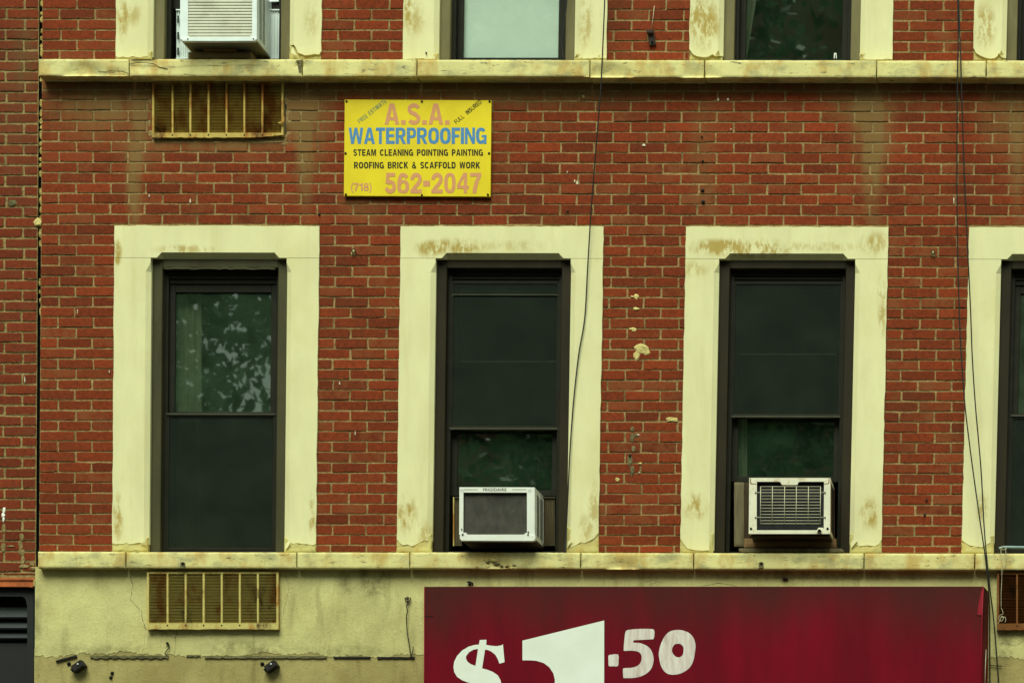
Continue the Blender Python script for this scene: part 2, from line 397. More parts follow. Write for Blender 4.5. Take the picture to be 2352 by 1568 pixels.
def cream_mat(name, base, dirty=0.0, spots=True):
    t = NT(name); n = t.noise(6, 6, .6, (1, 1, .35)); n2 = t.noise(45, 5, .7); n3 = t.noise(2.4, 5, .6)
    c = t.mix(t.rng(n, .3, .72), tuple(x * .93 for x in base), tuple(min(1, x * 1.05) for x in base))
    c = t.mix(t.rng(n3, .45, .8, 0, .45), c, (base[0] * .88, base[1] * .8, base[2] * .6))
    if spots:
        sv = t.spots(cream_spots, I)
        sp = t.math('MULTIPLY', sv, t.math('ADD', t.rng(t.noise(24, 9, .74, (1, 1, .42)), .43, .57, 0, .85), t.rng(t.noise(9, 5, .6, (1, 1, .6), 0, (4, 7, 2)), .4, .7, 0, .35)))
        c = t.mix(t.math('MINIMUM', sp, .9), c, sr(166, 138, 58))
    if dirty:
        d1 = t.rng(t.noise(7, 6, .65, (1, 1, .6)), .44, .66, 0, dirty * .85)
        c = t.mix(d1, c, sr(186, 148, 70))
        d2 = t.rng(t.noise(5.5, 7, .7, (1, 1, 1.6), 0, (7, 3, 1)), .48, .66, 0, dirty * .75)
        c = t.mix(d2, c, sr(150, 146, 104))
        d3 = t.rng(t.noise(26, 7, .75, (.35, 1, 2.0), .6, (3, 9, 2)), .575, .65, 0, .9 * dirty)
        c = t.mix(d3, c, sr(52, 48, 34))
    stx = t.rng(t.noise(16, 6, .7, (1, 1, .07), 0, (2, 4, 6)), .52, .75, 0, .28)
    c = t.mix(stx, c, (base[0] * .78, base[1] * .7, base[2] * .5))
    c = t.mix(t.rng(t.noise(34, 7, .78, (1, 1, 1), .4, (6, 1, 4)), .60, .70, 0, .35), c, (base[0] * .8, base[1] * .74, base[2] * .55))
    sp2 = t.rng(t.noise(120, 2, .5), .72, .78, 0, .5)
    c = t.mix(sp2, c, sr(140, 116, 62))
    return t.done(c, .72, t.bump(n2, .35, .002), spec=.25)
MAT_CREAM = cream_mat('cream_painted_stone', sr(220, 214, 164))
MAT_SILL = cream_mat('weathered_cream_sill', sr(216, 206, 140), .9, False)
MAT_BASE = cream_mat('bare_stone_under_paint', sr(196, 186, 120), .6, False)

def stucco_mat(name, base, dark, amt):
    t = NT(name); n = t.noise(5, 6, .6); n2 = t.noise(70, 6, .75); n3 = t.noise(1.6, 5, .6); n4 = t.noise(9, 6, .65, (1, 1, .18), 0, (2, 5, 8))
    c = t.mix(t.rng(n, .3, .7), tuple(x * .86 for x in base), tuple(min(1, x * 1.08) for x in base))
    c = t.mix(t.rng(n3, .42, .72, 0, .6), c, dark)
    c = t.mix(t.rng(n4, .52, .72, 0, amt), c, tuple(x * .6 for x in dark))
    st = t.math('MULTIPLY', t.spots([(860, 1330, 40, 60, .8), (800, 1340, 25, 40, .6), (1900, 1322, 500, 18, .5), (570, 1490, 120, 26, .6), (240, 1495, 150, 20, .5), (800, 1498, 140, 16, .5), (90, 1450, 14, 140, .5), (2310, 1480, 22, 80, .6)], I), t.rng(t.noise(16, 6, .7), .3, .65))
    c = t.mix(t.math('MINIMUM', st, .7), c, sr(84, 76, 46))
    c = t.mix(t.rng(n2, .5, .75, 0, .55), c, tuple(x * .6 for x in dark))
    c = t.mix(t.rng(t.noise(30, 6, .75, (1, 1, 1), 0, (8, 8, 2)), .55, .72, 0, .4), c, tuple(min(1, x * 1.12) for x in base))
    nb = t.bump(n2, .75, .006); nb = t.bump(t.noise(240, 3, .6), .4, .002, nb)
    return t.done(c, .92, nb, spec=.12)
MAT_STUCCO = stucco_mat('pale_stucco', sr(206, 198, 136), sr(170, 156, 96), .5)
MAT_STUCCO2 = stucco_mat('bare_lower_stucco', sr(172, 158, 102), sr(138, 121, 72), .6)

MAT_CASE = simple('olive_brown_aluminium', sr(68, 65, 42), .6, .12, 8, 0, .15, .05, sr(52, 44, 30), 5, .5, (1, 1, .3))
MAT_CASEU = simple('lit_olive_aluminium', sr(112, 104, 70), .6, .12, 8, 0, .15, .05, sr(74, 66, 44), 5, .5, (1, 1, .3))  # lighter olive casing: stronger light on the upper windows is put into the colour
MAT_CASE2 = simple('dark_brown_aluminium', sr(44, 38, 24), .6, .12, 8, 0, .12, .05, sr(32, 28, 20), 5, .5, (1, 1, .3))
MAT_RAIL = simple('grey_green_rail', sr(64, 64, 50), .6, .12, 8, 0, .15, .05)
MAT_SASH = simple('dark_sash_frame', sr(34, 33, 24), .6, .15, 10, 0, .12, .05)
MAT_ROOM = simple('dim_interior', sr(20, 26, 22), .9, .1, 5)
MAT_DUSTY = simple('dusty_vent_core', sr(92, 76, 44), .95, .25, 14, 0, .1, .1, sr(40, 28, 14), 7, .7)
MAT_HOLE = simple('dark_hole', sr(14, 14, 10), .95, .1, 5)
MAT_WHITE = simple('white_enamel', sr(226, 226, 214), .4, .04, 12, 0, .4, .03, sr(176, 168, 130), 4, .35)
MAT_WHITE2 = simple('aged_white_enamel', sr(222, 216, 190), .45, .06, 12, 0, .4, .05, sr(168, 132, 66), 11, .75)
MAT_PALEBLUE = simple('cool_white_plastic', sr(224, 232, 228), .45, .04, 14, 0, .35, .03, sr(176, 178, 160), 5, .4)
MAT_COIL = None
def coil_mat(name, a, b, pitch):
    t = NT(name); w = t.n.new('ShaderNodeTexWave'); w.bands_direction = 'Z'; w.inputs['Scale'].default_value = pitch; w.inputs['Distortion'].default_value = .3; w.inputs['Detail'].default_value = 1
    t.l.new(t.pos(), w.inputs[0])
    n = t.noise(12, 6, .7, (1, 1, .5))
    c = t.mix(t.rng(n, .3, .72), a, b); c = t.mix(t.math('MULTIPLY', w.outputs[1], .4), c, tuple(x * .4 for x in a))
    c = t.mix(t.rng(t.noise(28, 4, .7, (1, 1, .4), 0, (4, 4, 4)), .69, .75, 0, .7), c, sr(150, 150, 130))
    return t.done(c, .6, t.bump(w.outputs[1], .8, .003), .0, .3)
MAT_COIL = coil_mat('dusty_coil_fins', sr(52, 48, 40), sr(80, 76, 64), 45)
MAT_COIL2 = coil_mat('dark_coil_fins', sr(15, 17, 14), sr(28, 28, 24), 40)
MAT_RUST = None
def rusty(name, paint, rust, dark, thr=.5, scale=9):
    t = NT(name); n = t.noise(scale, 7, .7, (1, 1, .45)); n2 = t.noise(50, 4, .7)
    c = t.mix(t.rng(n2, .3, .7), tuple(x * .85 for x in paint), paint)
    c = t.mix(t.rng(n, thr - .08, thr + .1, 0, .9), c, rust)
    c = t.mix(t.rng(t.noise(scale * .7, 7, .7, (1, 1, .6), 0, (3, 8, 1)), .54, .68, 0, .85), c, dark)
    return t.done(c, .75, t.bump(n2, .4, .002), 0, .25)
MAT_VENT = rusty('rusty_yellowed_paint', sr(196, 170, 88), sr(150, 88, 24), sr(62, 36, 16), .5)
MAT_VENT2 = rusty('paler_rusty_paint', sr(198, 182, 108), sr(156, 100, 34), sr(80, 52, 24), .56)
MAT_VENT3 = rusty('heavy_rust', sr(128, 92, 44), sr(110, 62, 20), sr(52, 34, 18), .44)
MAT_IRON = simple('rusted_iron', sr(50, 38, 32), .8, .3, 40, 0, .3, .4, sr(92, 56, 30), 14, .5)
MAT_BLACKIRON = simple('black_iron', sr(34, 30, 26), .7, .3, 40, 0, .3, .3)
MAT_CABLE = simple('black_cable', sr(30, 30, 26), .6, .1, 20, 0, .3, 0)
MAT_STRING = simple('white_string', sr(196, 186, 150), .9, .15, 60)
MAT_PIPE = simple('pale_blue_conduit', sr(128, 150, 146), .5, .1, 20, 0, .3, 0)
MAT_WOOD = simple('weathered_wood', sr(138, 116, 76), .85, .3, 9, 0, .15, .4, sr(66, 52, 32), 6, .6, (.25, 1, 3))
MAT_WOOD2 = simple('cut_pine_wood', sr(190, 140, 76), .8, .2, 9, 0, .15, .3, sr(90, 62, 32), 6, .4, (.25, 1, 3))
MAT_WOODD = simple('dark_brown_board', sr(62, 50, 34), .85, .25, 9, 0, .15, .3, None, 6, .6, (3, 1, .25))
MAT_WOODB = simple('brown_timber', sr(126, 98, 66), .85, .25, 9, 0, .15, .4, sr(60, 46, 30), 6, .6, (.25, 1, 3))
MAT_BOARD = simple('grey_weathered_board', sr(106, 96, 72), .85, .25, 10, 0, .15, .3, sr(56, 54, 42), 4, .6, (3, 1, .3))
MAT_STEEL = simple('grey_painted_steel', sr(44, 47, 48), .5, .12, 8, 0, .4, .08, sr(44, 42, 38), 4, .5)
MAT_STEELD = simple('black_painted_steel', sr(24, 25, 25), .55, .12, 8, 0, .35, .08, sr(28, 26, 22), 4, .5)
MAT_LINTEL = simple('orange_rust_primer', sr(172, 92, 50), .8, .2, 20, 0, .2, .3, sr(96, 48, 28), 8, .6)
MAT_SHADE = simple('pale_window_shade', sr(214, 220, 208), .85, .05, 3, 0, .1, .03, sr(184, 196, 186), 2, .5)
MAT_CURT = simple('grey_curtain', sr(152, 146, 130), .9, .15, 12, 0, .1, .1, None, 5, .5, (3, 1, .2))

def glass_mat(name, tint, haze, hazecol, refl):
    t = NT(name); t.n.remove(t.b)
    tr = t.n.new('ShaderNodeBsdfTransparent'); tr.inputs[0].default_value = (*tint, 1)
    gl = t.n.new('ShaderNodeBsdfGlossy'); gl.inputs['Roughness'].default_value = .015; gl.inputs[0].default_value = (1, 1, 1, 1)
    nb = t.bump(t.noise(2.0, 2, .5), .02, .01); t.l.new(nb, gl.inputs['Normal'])
    df = t.n.new('ShaderNodeBsdfDiffuse'); df.inputs[0].default_value = (*hazecol, 1)
    m1 = t.n.new('ShaderNodeMixShader'); t.put(m1.inputs[0], t.rng(t.noise(2.5, 6, .7), .3, .75, haze * .4, haze * 1.5)); t.l.new(tr.outputs[0], m1.inputs[1]); t.l.new(df.outputs[0], m1.inputs[2])
    m2 = t.n.new('ShaderNodeMixShader'); m2.inputs[0].default_value = refl; t.l.new(m1.outputs[0], m2.inputs[1]); t.l.new(gl.outputs[0], m2.inputs[2])
    t.l.new(m2.outputs[0], t.out.inputs[0]); return t.m
MAT_GLASS = glass_mat('window_glass', (.76, .82, .76), .22, sr(84, 110, 84), .12)
MAT_GLASSM = glass_mat('mirroring_window_glass', (.76, .82, .76), .12, sr(70, 100, 76), .13)
MAT_GLASSD = glass_mat('dusty_window_glass', (.68, .76, .69), .03, sr(70, 88, 74), .045)
MAT_GLASSC = glass_mat('clean_window_glass', (.93, .97, .95), .02, sr(190, 205, 195), .06)
def screen_mat():
    t = NT('insect_screen'); t.n.remove(t.b)
    tr = t.n.new('ShaderNodeBsdfTransparent'); df = t.n.new('ShaderNodeBsdfDiffuse')
    t.put(df.inputs[0], t.mix(t.rng(t.noise(4, 6, .7), .3, .7), sr(36, 42, 35), sr(44, 50, 42)))
    m = t.n.new('ShaderNodeMixShader'); m.inputs[0].default_value = .62
    t.l.new(tr.outputs[0], m.inputs[1]); t.l.new(df.outputs[0], m.inputs[2]); t.l.new(m.outputs[0], t.out.inputs[0]); return t.m
MAT_SCREEN = screen_mat()

# ------------------------------------------------------------------ the street in front (structure)
MAT_ASPH = simple('asphalt', (.035, .035, .034), .9, .3, 20); MAT_WALK = simple('concrete_pavement', (.05, .05, .047), .9, .15, 3)
mb = MB(); mb.add([(-600, -600, -.15), (600, -600, -.15), (600, 600, -.15), (-600, 600, -.15)], [(0, 1, 2, 3)]); mb.build('road', MAT_ASPH, kind='structure')
mb = MB(); mb.box((-40, -4.2, -.146), (40, -.06, 0)); mb.build('pavement', MAT_WALK, kind='structure')

mb = MB()
for k, (x0, x1, h) in enumerate(((-40, -14, 11.5), (-14, -7, 10.0), (-7, 6, 19), (6, 16, 13), (16, 40, 11.5))): mb.box((x0, -40, -.149), (x1, -27, h))
mb.build('unseen_street_blocks', simple('far_brick', (.16, .08, .05), .9, .2, 2), kind='structure')  # unseen blocks opposite, added and sized to cut low sky and darken pane reflections
# ------------------------------------------------------------------ main brick building
OPEN = [(344.5, 656.5), (998, 1308), (1648, 1960.5), (2295, 2607)]
OUT = [(261, 730.5), (917, 1382), (1571, 2035), (2220, 2685)]
UTOP, SILL_T, SILL_B, LINT_T, LINT_B, LSILL_T, LSILL_B = -330, 138.5, 177, 520, 593, 1268.5, 1306
ULEFT, URIGHT = 93, 2760
bld = empty('brick_building', (0, .3, 0), label='red brick apartment facade with cream stone window surrounds and pale stucco base', cat='building')

def intervals(v, holes, a, b):
    segs = [(a, b)]
    for (h0, h1, t0, t1) in holes:
        if t0 <= v < t1:
            segs = [q for (p, r) in segs for q in ((p, min(r, h0)), (max(p, h1), r)) if q[1] - q[0] > 3]
    return segs
HOLES = [(a, b, UTOP, SILL_T) for a, b in OUT] + [(a, b, LINT_T, LSILL_T) for a, b in OUT] + [(347, 653, 184, 317)]

def backing(mb, holes, u0, u1, v0, v1, y):
    vs = sorted({v0, v1} | {min(max(h, v0), v1) for q in holes for h in q[2:]})
    for t, b in zip(vs, vs[1:]):
        for (p, q) in intervals((t + b) / 2, holes, u0, u1):
            mb.add([R(p, b, y), R(q, b, y), R(q, t, y), R(p, t, y)], [(0, 1, 2, 3)])
mb = MB(); shr = [(a + 6, b - 6, t + (6 if t > 0 else 0), d) for a, b, t, d in HOLES[:-1]] + [(347, 653, 184, 317)]
backing(mb, shr, ULEFT, URIGHT, UTOP, LSILL_B, .0045)
mb.build('wall', MAT_MORTAR, bld)

def brick(mb, u0, u1, v0, v1, rg, F=R, tone=None):
    n = max(2, int((u1 - u0) / 14)); jt = .7
    top = [(u0 + (u1 - u0) * i / n, v0) for i in range(n + 1)]; bot = [(u1 - (u1 - u0) * i / n, v1) for i in range(n + 1)]
    vm = (v0 + v1) / 2
    out = bot[::-1][:0] + [(a, b) for a, b in top[::-1]]
    # counter-clockwise as seen: bottom left -> bottom right -> top right -> top left
    out = [(u0, vm)] + bot[::-1] + [(u1, vm)] + top[::-1]
    tilt = rg.uniform(-.0015, .0015); y0 = rg.uniform(-.002, .003); sl = rg.uniform(-.6, .6)
    ring = []
    for k, (a, b) in enumerate(out):
        corner = (abs(a - u0) < .1 or abs(a - u1) < .1) and (abs(b - v0) < .1 or abs(b - v1) < .1)
        sx = 1 if a < (u0 + u1) / 2 else -1; sz = 1 if b < vm else -1
        pull = .35 if corner else 0
        ring.append((a + rg.uniform(-jt, jt) + sx * pull, b + rg.uniform(-jt, jt) * .9 + sz * pull + sl * (a - (u0 + u1) / 2) / (u1 - u0)))
    w, h = (u1 - u0), (v1 - v0); cu, cv = (u0 + u1) / 2, vm
    def inset(d): return [(cu + (a - cu) * (1 - 2 * d / w), cv + (b - cv) * (1 - 2 * d / h)) for a, b in ring]
    r1, r2 = inset(.7), inset(3.0)
    tn = rg.gauss(.55, .13) if tone is None else tone; tn = min(1, max(0, tn)); hu = rg.random()
    if rg.random() < .04: tn *= .6
    N = len(ring); vs = []; cs = []
    ed = [rg.uniform(.35, .85) for _ in ring]
    eb = rg.choice((0, 0, .15, .3))
    for pts, y, e in ((ring, .016, 1), (r1, y0, .8), (r2, y0 - .0008, 0)):
        for k, (a, b) in enumerate(pts):
            p = F(a, b, 0); p.y = y + tilt * (b - cv) / 10
            vs.append(p); cs.append((tn, hu, min(1, e * ed[k] + (.25 if b > cv and e else 0) * e + eb * (e > 0)), 1))
    f = []
    for k in range(2):
        f += [(k * N + (i + 1) % N, k * N + i, (k + 1) * N + i, (k + 1) * N + (i + 1) % N)[::-1] for i in range(N)]
    f.append(tuple(range(2 * N, 3 * N)))
    mb.add(vs, f, cs)

def lay(holes, ua, ub, v_start, pitch, k0, k1, phase, vt, vb, seed, perp=79.1, gap=2.4, bed=2.3):
    """running bond: yields (u0, u1, v0, v1) of every brick"""
    rg = random.Random(seed); res = []
    for k in range(k0, k1):
        t = v_start + pitch * k + rg.uniform(-.5, .5); b = v_start + pitch * (k + 1)
        t2, b2 = max(t, vt), min(b, vb)
        if b2 - t2 < 7: continue
        off = 0 if (k + phase) % 2 == 0 else perp / 2
        for (p, q) in intervals((t2 + b2) / 2, holes, ua, ub):
            js = []
            u = 133.5 + off + perp * math.floor((p - 133.5 - off) / perp)
            while u < q + perp:
                j = u + rg.uniform(-2.2, 2.2)
                if p + 11 < j < q - 11: js.append(j)
                u += perp
            es = [p - 1.5] + js + [q + 1.5]
            for a, c in zip(es, es[1:]):
                res.append((a + gap / 2 + rg.uniform(-.4, .4), c - gap / 2 + rg.uniform(-.4, .4), t2 + bed / 2, b2 - bed / 2))
    return res
bricks = lay(HOLES, ULEFT, URIGHT, 540.2, 23.72, -16, 31, 0, SILL_B, LSILL_T, 3) + lay(HOLES, ULEFT, URIGHT, 117.7, 23.9, -20, 2, 0, UTOP, SILL_T, 4)
def shown(b):
    return max(0, min(b[1], 2352) - max(b[0], 0)) * max(0, min(b[3], 1568) - max(b[2], 0))
bricks.sort(key=lambda b: -shown(b))
rg = random.Random(11); rest = MB()
for i, q in enumerate(bricks):
    if i < 300:
        mb = MB(); brick(mb, *q, rg); mb.build('brick', MAT_BRICK, bld)
    else:
        brick(rest, *q, rg)
rest.build('brickwork', MAT_BRICK, bld, kind='stuff')

# string courses of cream stone
def course(joints, vt, vb, yf, seed, chipset=()):
    for i, (a, b) in enumerate(zip(joints, joints[1:])):
        mb = MB(); mb.slab(a + 1.3, b - 1.3, vt + rnd.uniform(-.6, .6), vb + rnd.uniform(-.8, .8), yf + rnd.uniform(-.004, .004), .06, R, 6, .5, .0005, .0035, seed + i, chipset)
        mb.build('sill_stone', MAT_SILL, bld)
def uu(dx, dy): return dx + (.005 + .0083e-3 * dx) * (dy - 784)
course([uu(x, 157) for x in (87.5, 296.6, 694, 957.5, 1354.6, 1618, 2013.4, 2265.4, 2760)], SILL_T - .5, SILL_B, -.12, 50,
       [(uu(200, 175), 178, 60, .02), (uu(270, 160), 174, 30, .012), (uu(330, 150), 146, 40, .010), (uu(1400, 178), 181, 60, .02), (uu(690, 150), 150, 14, .02), (uu(1610, 178), 181, 50, .015)])
course([uu(x, 1288) for x in (86, 289, 681.5, 941, 1333.7, 1593, 1984.6, 2238.8, 2760)], LSILL_T, LSILL_B, -.115, 70,
       [(uu(1150, 1300), 1302, 36, .012), (uu(1430, 1303), 1305, 40, .012), (uu(1125, 1290), 1291, 16, .01)])

# stucco base: painted coat above, bare older coat below its ragged edge
YS = -.05
mb = MB(); rg = random.Random(5); edge = []
u = 84.0
while u < 2760:
    edge.append((u, 1504 + rg.uniform(-3, 3) + 4 * math.sin(u / 60) + 2.5 * math.sin(u / 17))); u += rg.uniform(2, 7)
pts = edge + [(2760, 1504), (2760, LSILL_B - 3), (84, LSILL_B - 3)]
mb.poly(pts, YS, .1, R)
mb.build('stucco_coat', MAT_STUCCO, bld)
mb = MB(); b = R(2760, 1490, YS + .0025)
pts = [(81 + rnd.uniform(-1, 1), v) for v in range(1495, 2870, 16)]
lb = R(84, 1490, YS + .0025)
mb.box((lb.x - .004, YS + .0025, 0), (b.x, .1, lb.z)); mb.build('stucco_wall', MAT_STUCCO2, bld)

# ---- window surrounds
YL = -.015
def lintel(par, oL, oR, uL, uR):
    P = lambda u, v, dy=0: (lambda p: Vector((p.x, YL + dy, p.z)))(R(u, v, YL))
    s0, s1, s2, s3 = uL + 14, uL + 25, uR - 28, uR - 17; vt, vb, vc = LINT_T, LINT_B, 581
    V = [P(oL, vt), P(oR, vt), P(oR, vb), P(s3, vb), P(s2, vc), P(s1, vc), P(s0, vb), P(oL, vb),     # 0-7 front
         P(s1, vb, .05), P(s2, vb, .05),                                                            # 8 9 chamfer back
         P(oL, vt, .18), P(oR, vt, .18), P(oR, vb, .18), P(oL, vb, .18)]                             # 10-13 back
    rl = random.Random(int(oL)); N = 26                                                              # hand-worked, slightly wavy top and ends
    tp = [P(oL + (oR - oL) * k / N, vt + rl.uniform(-1.3, .7)) for k in range(1, N)]
    rt = [P(oR + rl.uniform(-.8, .8), vt + (vb - vt) * k / 5) for k in range(1, 5)]; lf = [P(oL + rl.uniform(-.8, .8), vt + (vb - vt) * k / 5) for k in range(1, 5)]
    edge = [0] + list(range(14, 14 + len(tp))) + [1] + list(range(14 + len(tp), 18 + len(tp))) + [2]
    V += tp + rt; l0 = len(V); V += lf; lefts = [0] + list(range(l0, l0 + 4)) + [7]
    b0 = len(V); V += [Vector((V[k].x, YL + .18, V[k].z)) for k in edge]; b1 = len(V); V += [Vector((V[k].x, YL + .18, V[k].z)) for k in lefts]
    F = [tuple([7, 6, 5, 4, 3] + edge[::-1] + lefts[1:-1]), (5, 8, 9, 4), (5, 6, 8), (4, 9, 3), (7, 13, 12, 2, 3, 9, 8, 6), (10, 11, 12, 13)]
    F += [(edge[k], edge[k + 1], b0 + k + 1, b0 + k) for k in range(len(edge) - 1)] + [(lefts[k + 1], lefts[k], b1 + k, b1 + k + 1) for k in range(5)]
    mb = MB(); mb.add(V, F); return mb.build('lintel', MAT_CREAM, par)
def jamb(par, side, o, i, vt, vb, stop, jag, back=.004):
    """o outer u, i inner (opening) u; chamfered inner edge below the stop; jag = ragged lower paint edge [(t 0..1 from outer, v)]"""
    s = 1 if side == 'L' else -1; c = 11 * s
    P = lambda u, v, dy=0: (lambda p: Vector((p.x, YL + dy, p.z)))(R(u, v, YL))
    e = [(o + (i - c - o) * t, v) for t, v in jag]              # outer -> chamfer edge
    vbl = e[-1][1]; rj = random.Random(int(o * 7 + vt)); m_ = int((e[0][1] - vt) / 20)
    e = [(o + rj.uniform(-1.1, .9), vt + (e[0][1] - vt) * k / m_) for k in range(1, m_)] + e
    fr = [P(o, vt)] + [P(u, v) for u, v in e] + ([P(i - c, stop + 21), P(i, stop), P(i, vt)] if stop is not None else [P(i - c, vt)])
    n = len(fr)
    bk = [Vector((p.x, .07 + .0, p.z)) for p in fr]
    mb = MB()
    ordr = list(range(n))
    fr_face = tuple(ordr) if s > 0 else tuple(reversed(ordr))
    ch = [P(i, vbl, .02), P(i, stop + 21 if stop is not None else vt, .02), P(i, vbl, .13), P(i, vt, .13)]
    V = fr + bk[:len(e) + 1] + ch
    b0 = n; c0 = n + len(e) + 1
    F = [fr_face]
    def q(*t): F.append(t if s > 0 else tuple(reversed(t)))
    for k in range(len(e)): q(k + 1, k, b0 + k, b0 + k + 1)      # outer side and ragged bottom
    le = len(e)
    if stop is not None:
        q(le, c0, c0 + 1, le + 1); q(le + 1, c0 + 1, le + 2); q(c0, c0 + 2, c0 + 3, le + 3, le + 2, c0 + 1)
    else:
        q(le, c0, c0 + 1, le + 1); q(c0, c0 + 2, c0 + 3, c0 + 1)
    mb.add(V, F); mb.build('jamb', MAT_CREAM, par)
    # older stone showing under the flaked coat
    w0, w1 = min(o, i), max(o, i)
    mb = MB(); mb.slab(w0 - (.5 if s > 0 else -1), w1 - (1 if s > 0 else -.5), min(v for _, v in jag) - 12, vb + .5, YL + back, .1, R, 6, .8, .004, .006, int(o), ())
    mb.build('jamb_base', MAT_BASE, par)
def flap(par, pts, mat=MAT_CREAM):
    """curled flake of paint: picture outline with depth per corner, two-sided thickness"""
    mb = MB(); fr = [I(a, b, y) for a, b, y in pts]; bk = [p + Vector((0, .003, 0)) for p in fr]; n = len(fr)
    mb.add(fr + bk, [tuple(range(n)), tuple(reversed(range(n, 2 * n)))] + [((i + 1) % n, i, n + i, n + (i + 1) % n) for i in range(n)])
    mb.build('paint_flake', mat, par)

def jag_line(seed, v, amp, n=9, slope=0):
    r = random.Random(seed); return [(0, v + r.uniform(-amp, amp))] + [(k / n + r.uniform(-.03, .03), v + slope * k / n + r.uniform(-amp, amp)) for k in range(1, n)] + [(1, v + slope + r.uniform(-amp, amp))]
JAGS_L = [  # lower storey: (left, right) of each window
    (jag_line(1, 1250, 2.5, slope=-2), [(0, 1249), (.1, 1252), (.3, 1250), (.5, 1249), (.7, 1247), (.85, 1249), (.95, 1246), (1, 1258)]),
    ([(0, 1238), (.1, 1246), (.2, 1252), (.35, 1250), (.5, 1254), (.65, 1250), (.8, 1244), (.9, 1240), (1, 1242)], [(0, 1222), (.15, 1235), (.3, 1240), (.5, 1246), (.65, 1244), (.8, 1250), (1, 1256)]),
    ([(0, 1235), (.1, 1246), (.25, 1258), (.5, 1262), (.8, 1263), (1, 1262)], [(0, 1236), (.1, 1248), (.25, 1252), (.5, 1250), (.8, 1252), (1, 1246)]),
    ([(0, 1238), (.15, 1245), (.3, 1250), (.5, 1252), (.75, 1254), (.9, 1248), (1, 1244)], jag_line(9, 1255, 3))]
JAGS_U = [
    (jag_line(21, 133, 2), [(0, 118), (.08, 126), (.25, 125), (.4, 127), (.6, 128), (.75, 124), (.85, 122), (.93, 110), (1, 104)]),
    (jag_line(23, 136, 1.2), jag_line(24, 134, 1.5)),
    ([(0, 112), (.06, 118), (.15, 125), (.3, 129), (.5, 131), (.65, 130), (.8, 124), (.9, 128), (1, 127)], jag_line(26, 135, 1.2)),
    ([(0, 108), (.1, 120), (.25, 126), (.45, 131), (.6, 133), (.75, 132), (.85, 128), (.92, 120), (1, 130)], jag_line(28, 135, 1.2))]
for w, ((oL, oR), (uL, uR)) in enumerate(zip(OUT, OPEN)):
    sl = empty('window_surround', R((oL + oR) / 2, LSILL_T, 0), bld); lintel(sl, oL, oR, uL, uR)
    jamb(sl, 'L', oL, uL, LINT_B + .8, LSILL_T, 604, JAGS_L[w][0]); jamb(sl, 'R', oR, uR, LINT_B + .8, LSILL_T, 604, JAGS_L[w][1])
    su = empty('window_surround', R((oL + oR) / 2, SILL_T, 0), bld)
    jamb(su, 'L', oL, uL, UTOP, SILL_T, None, JAGS_U[w][0], .018 if w > 1 else .003); jamb(su, 'R', oR, uR, UTOP, SILL_T, None, JAGS_U[w][1], .016 if w == 0 else .003)
    if w == 0:
        flap(sl, [(322, 1247, -.018), (337, 1252, -.03), (332, 1243, -.035)]); flap(sl, [(656, 1262, -.02), (667, 1246, -.03), (662, 1243, -.018), (655, 1250, -.02)])
        flap(su, [(682, 128, -.02), (672, 108, -.03), (668, 122, -.045)])
    if w == 2:
        flap(su, [(1643, 127, -.02), (1654, 126, -.022), (1650, 115, -.045)]); flap(sl, [(1955, 1258, -.02), (1970, 1240, -.03), (1962, 1236, -.018), (1954, 1246, -.02)])
        flap(su, [(1974, 128, -.018), (1987, 114, -.04), (1976, 119, -.02)])
    if w == 3:
        flap(su, [(2296, 128, -.02), (2306, 126, -.022), (2299, 115, -.045)])
    if w == 1:
        flap(su, [(1320, 132, -.018), (1332, 114, -.04), (1321, 121, -.02)]); flap(sl, [(1302, 1258, -.02), (1316, 1238, -.035), (1304, 1242, -.02)])

# ------------------------------------------------------------------ windows (parts of the building)
def Q(u, v, y):
    p = R(u, v, 0); p.y = y; return p
def flat(loops, F, y):
    pl = [[F(a, b, y) for a, b in lp] for lp in loops]
    tri = tessellate_polygon([[Vector((p.x, p.z, 0)) for p in lp] for lp in pl])
    allv = [p for lp in pl for p in lp]
    fs = []
    for t in tri:
        a, b, c = (allv[i] for i in t)
        fs.append(t if ((b - a).cross(c - a)).y < 0 else tuple(reversed(t)))
    return MB().add(allv, fs)
def ring(mb, u0, u1, v0, v1, l, r, t, b, yf, yb, F=Q, bev=.002):
    mb.rbox(u0, u0 + l, v0, v1, yf, yb, F, bev); mb.rbox(u1 - r, u1, v0, v1, yf, yb, F, bev)
    if t: mb.rbox(u0 + l - .5, u1 - r + .5, v0, v0 + t, yf + .001, yb, F, bev)
    if b: mb.rbox(u0 + l - .5, u1 - r + .5, v1 - b, v1, yf + .001, yb, F, bev)
    return mb
def pane(u0, u1, v0, v1, y, name, mat, par):
    mb = MB(); mb.rbox(u0, u1, v0, v1, y, y + .004, Q); return mb.build(name, mat, par)
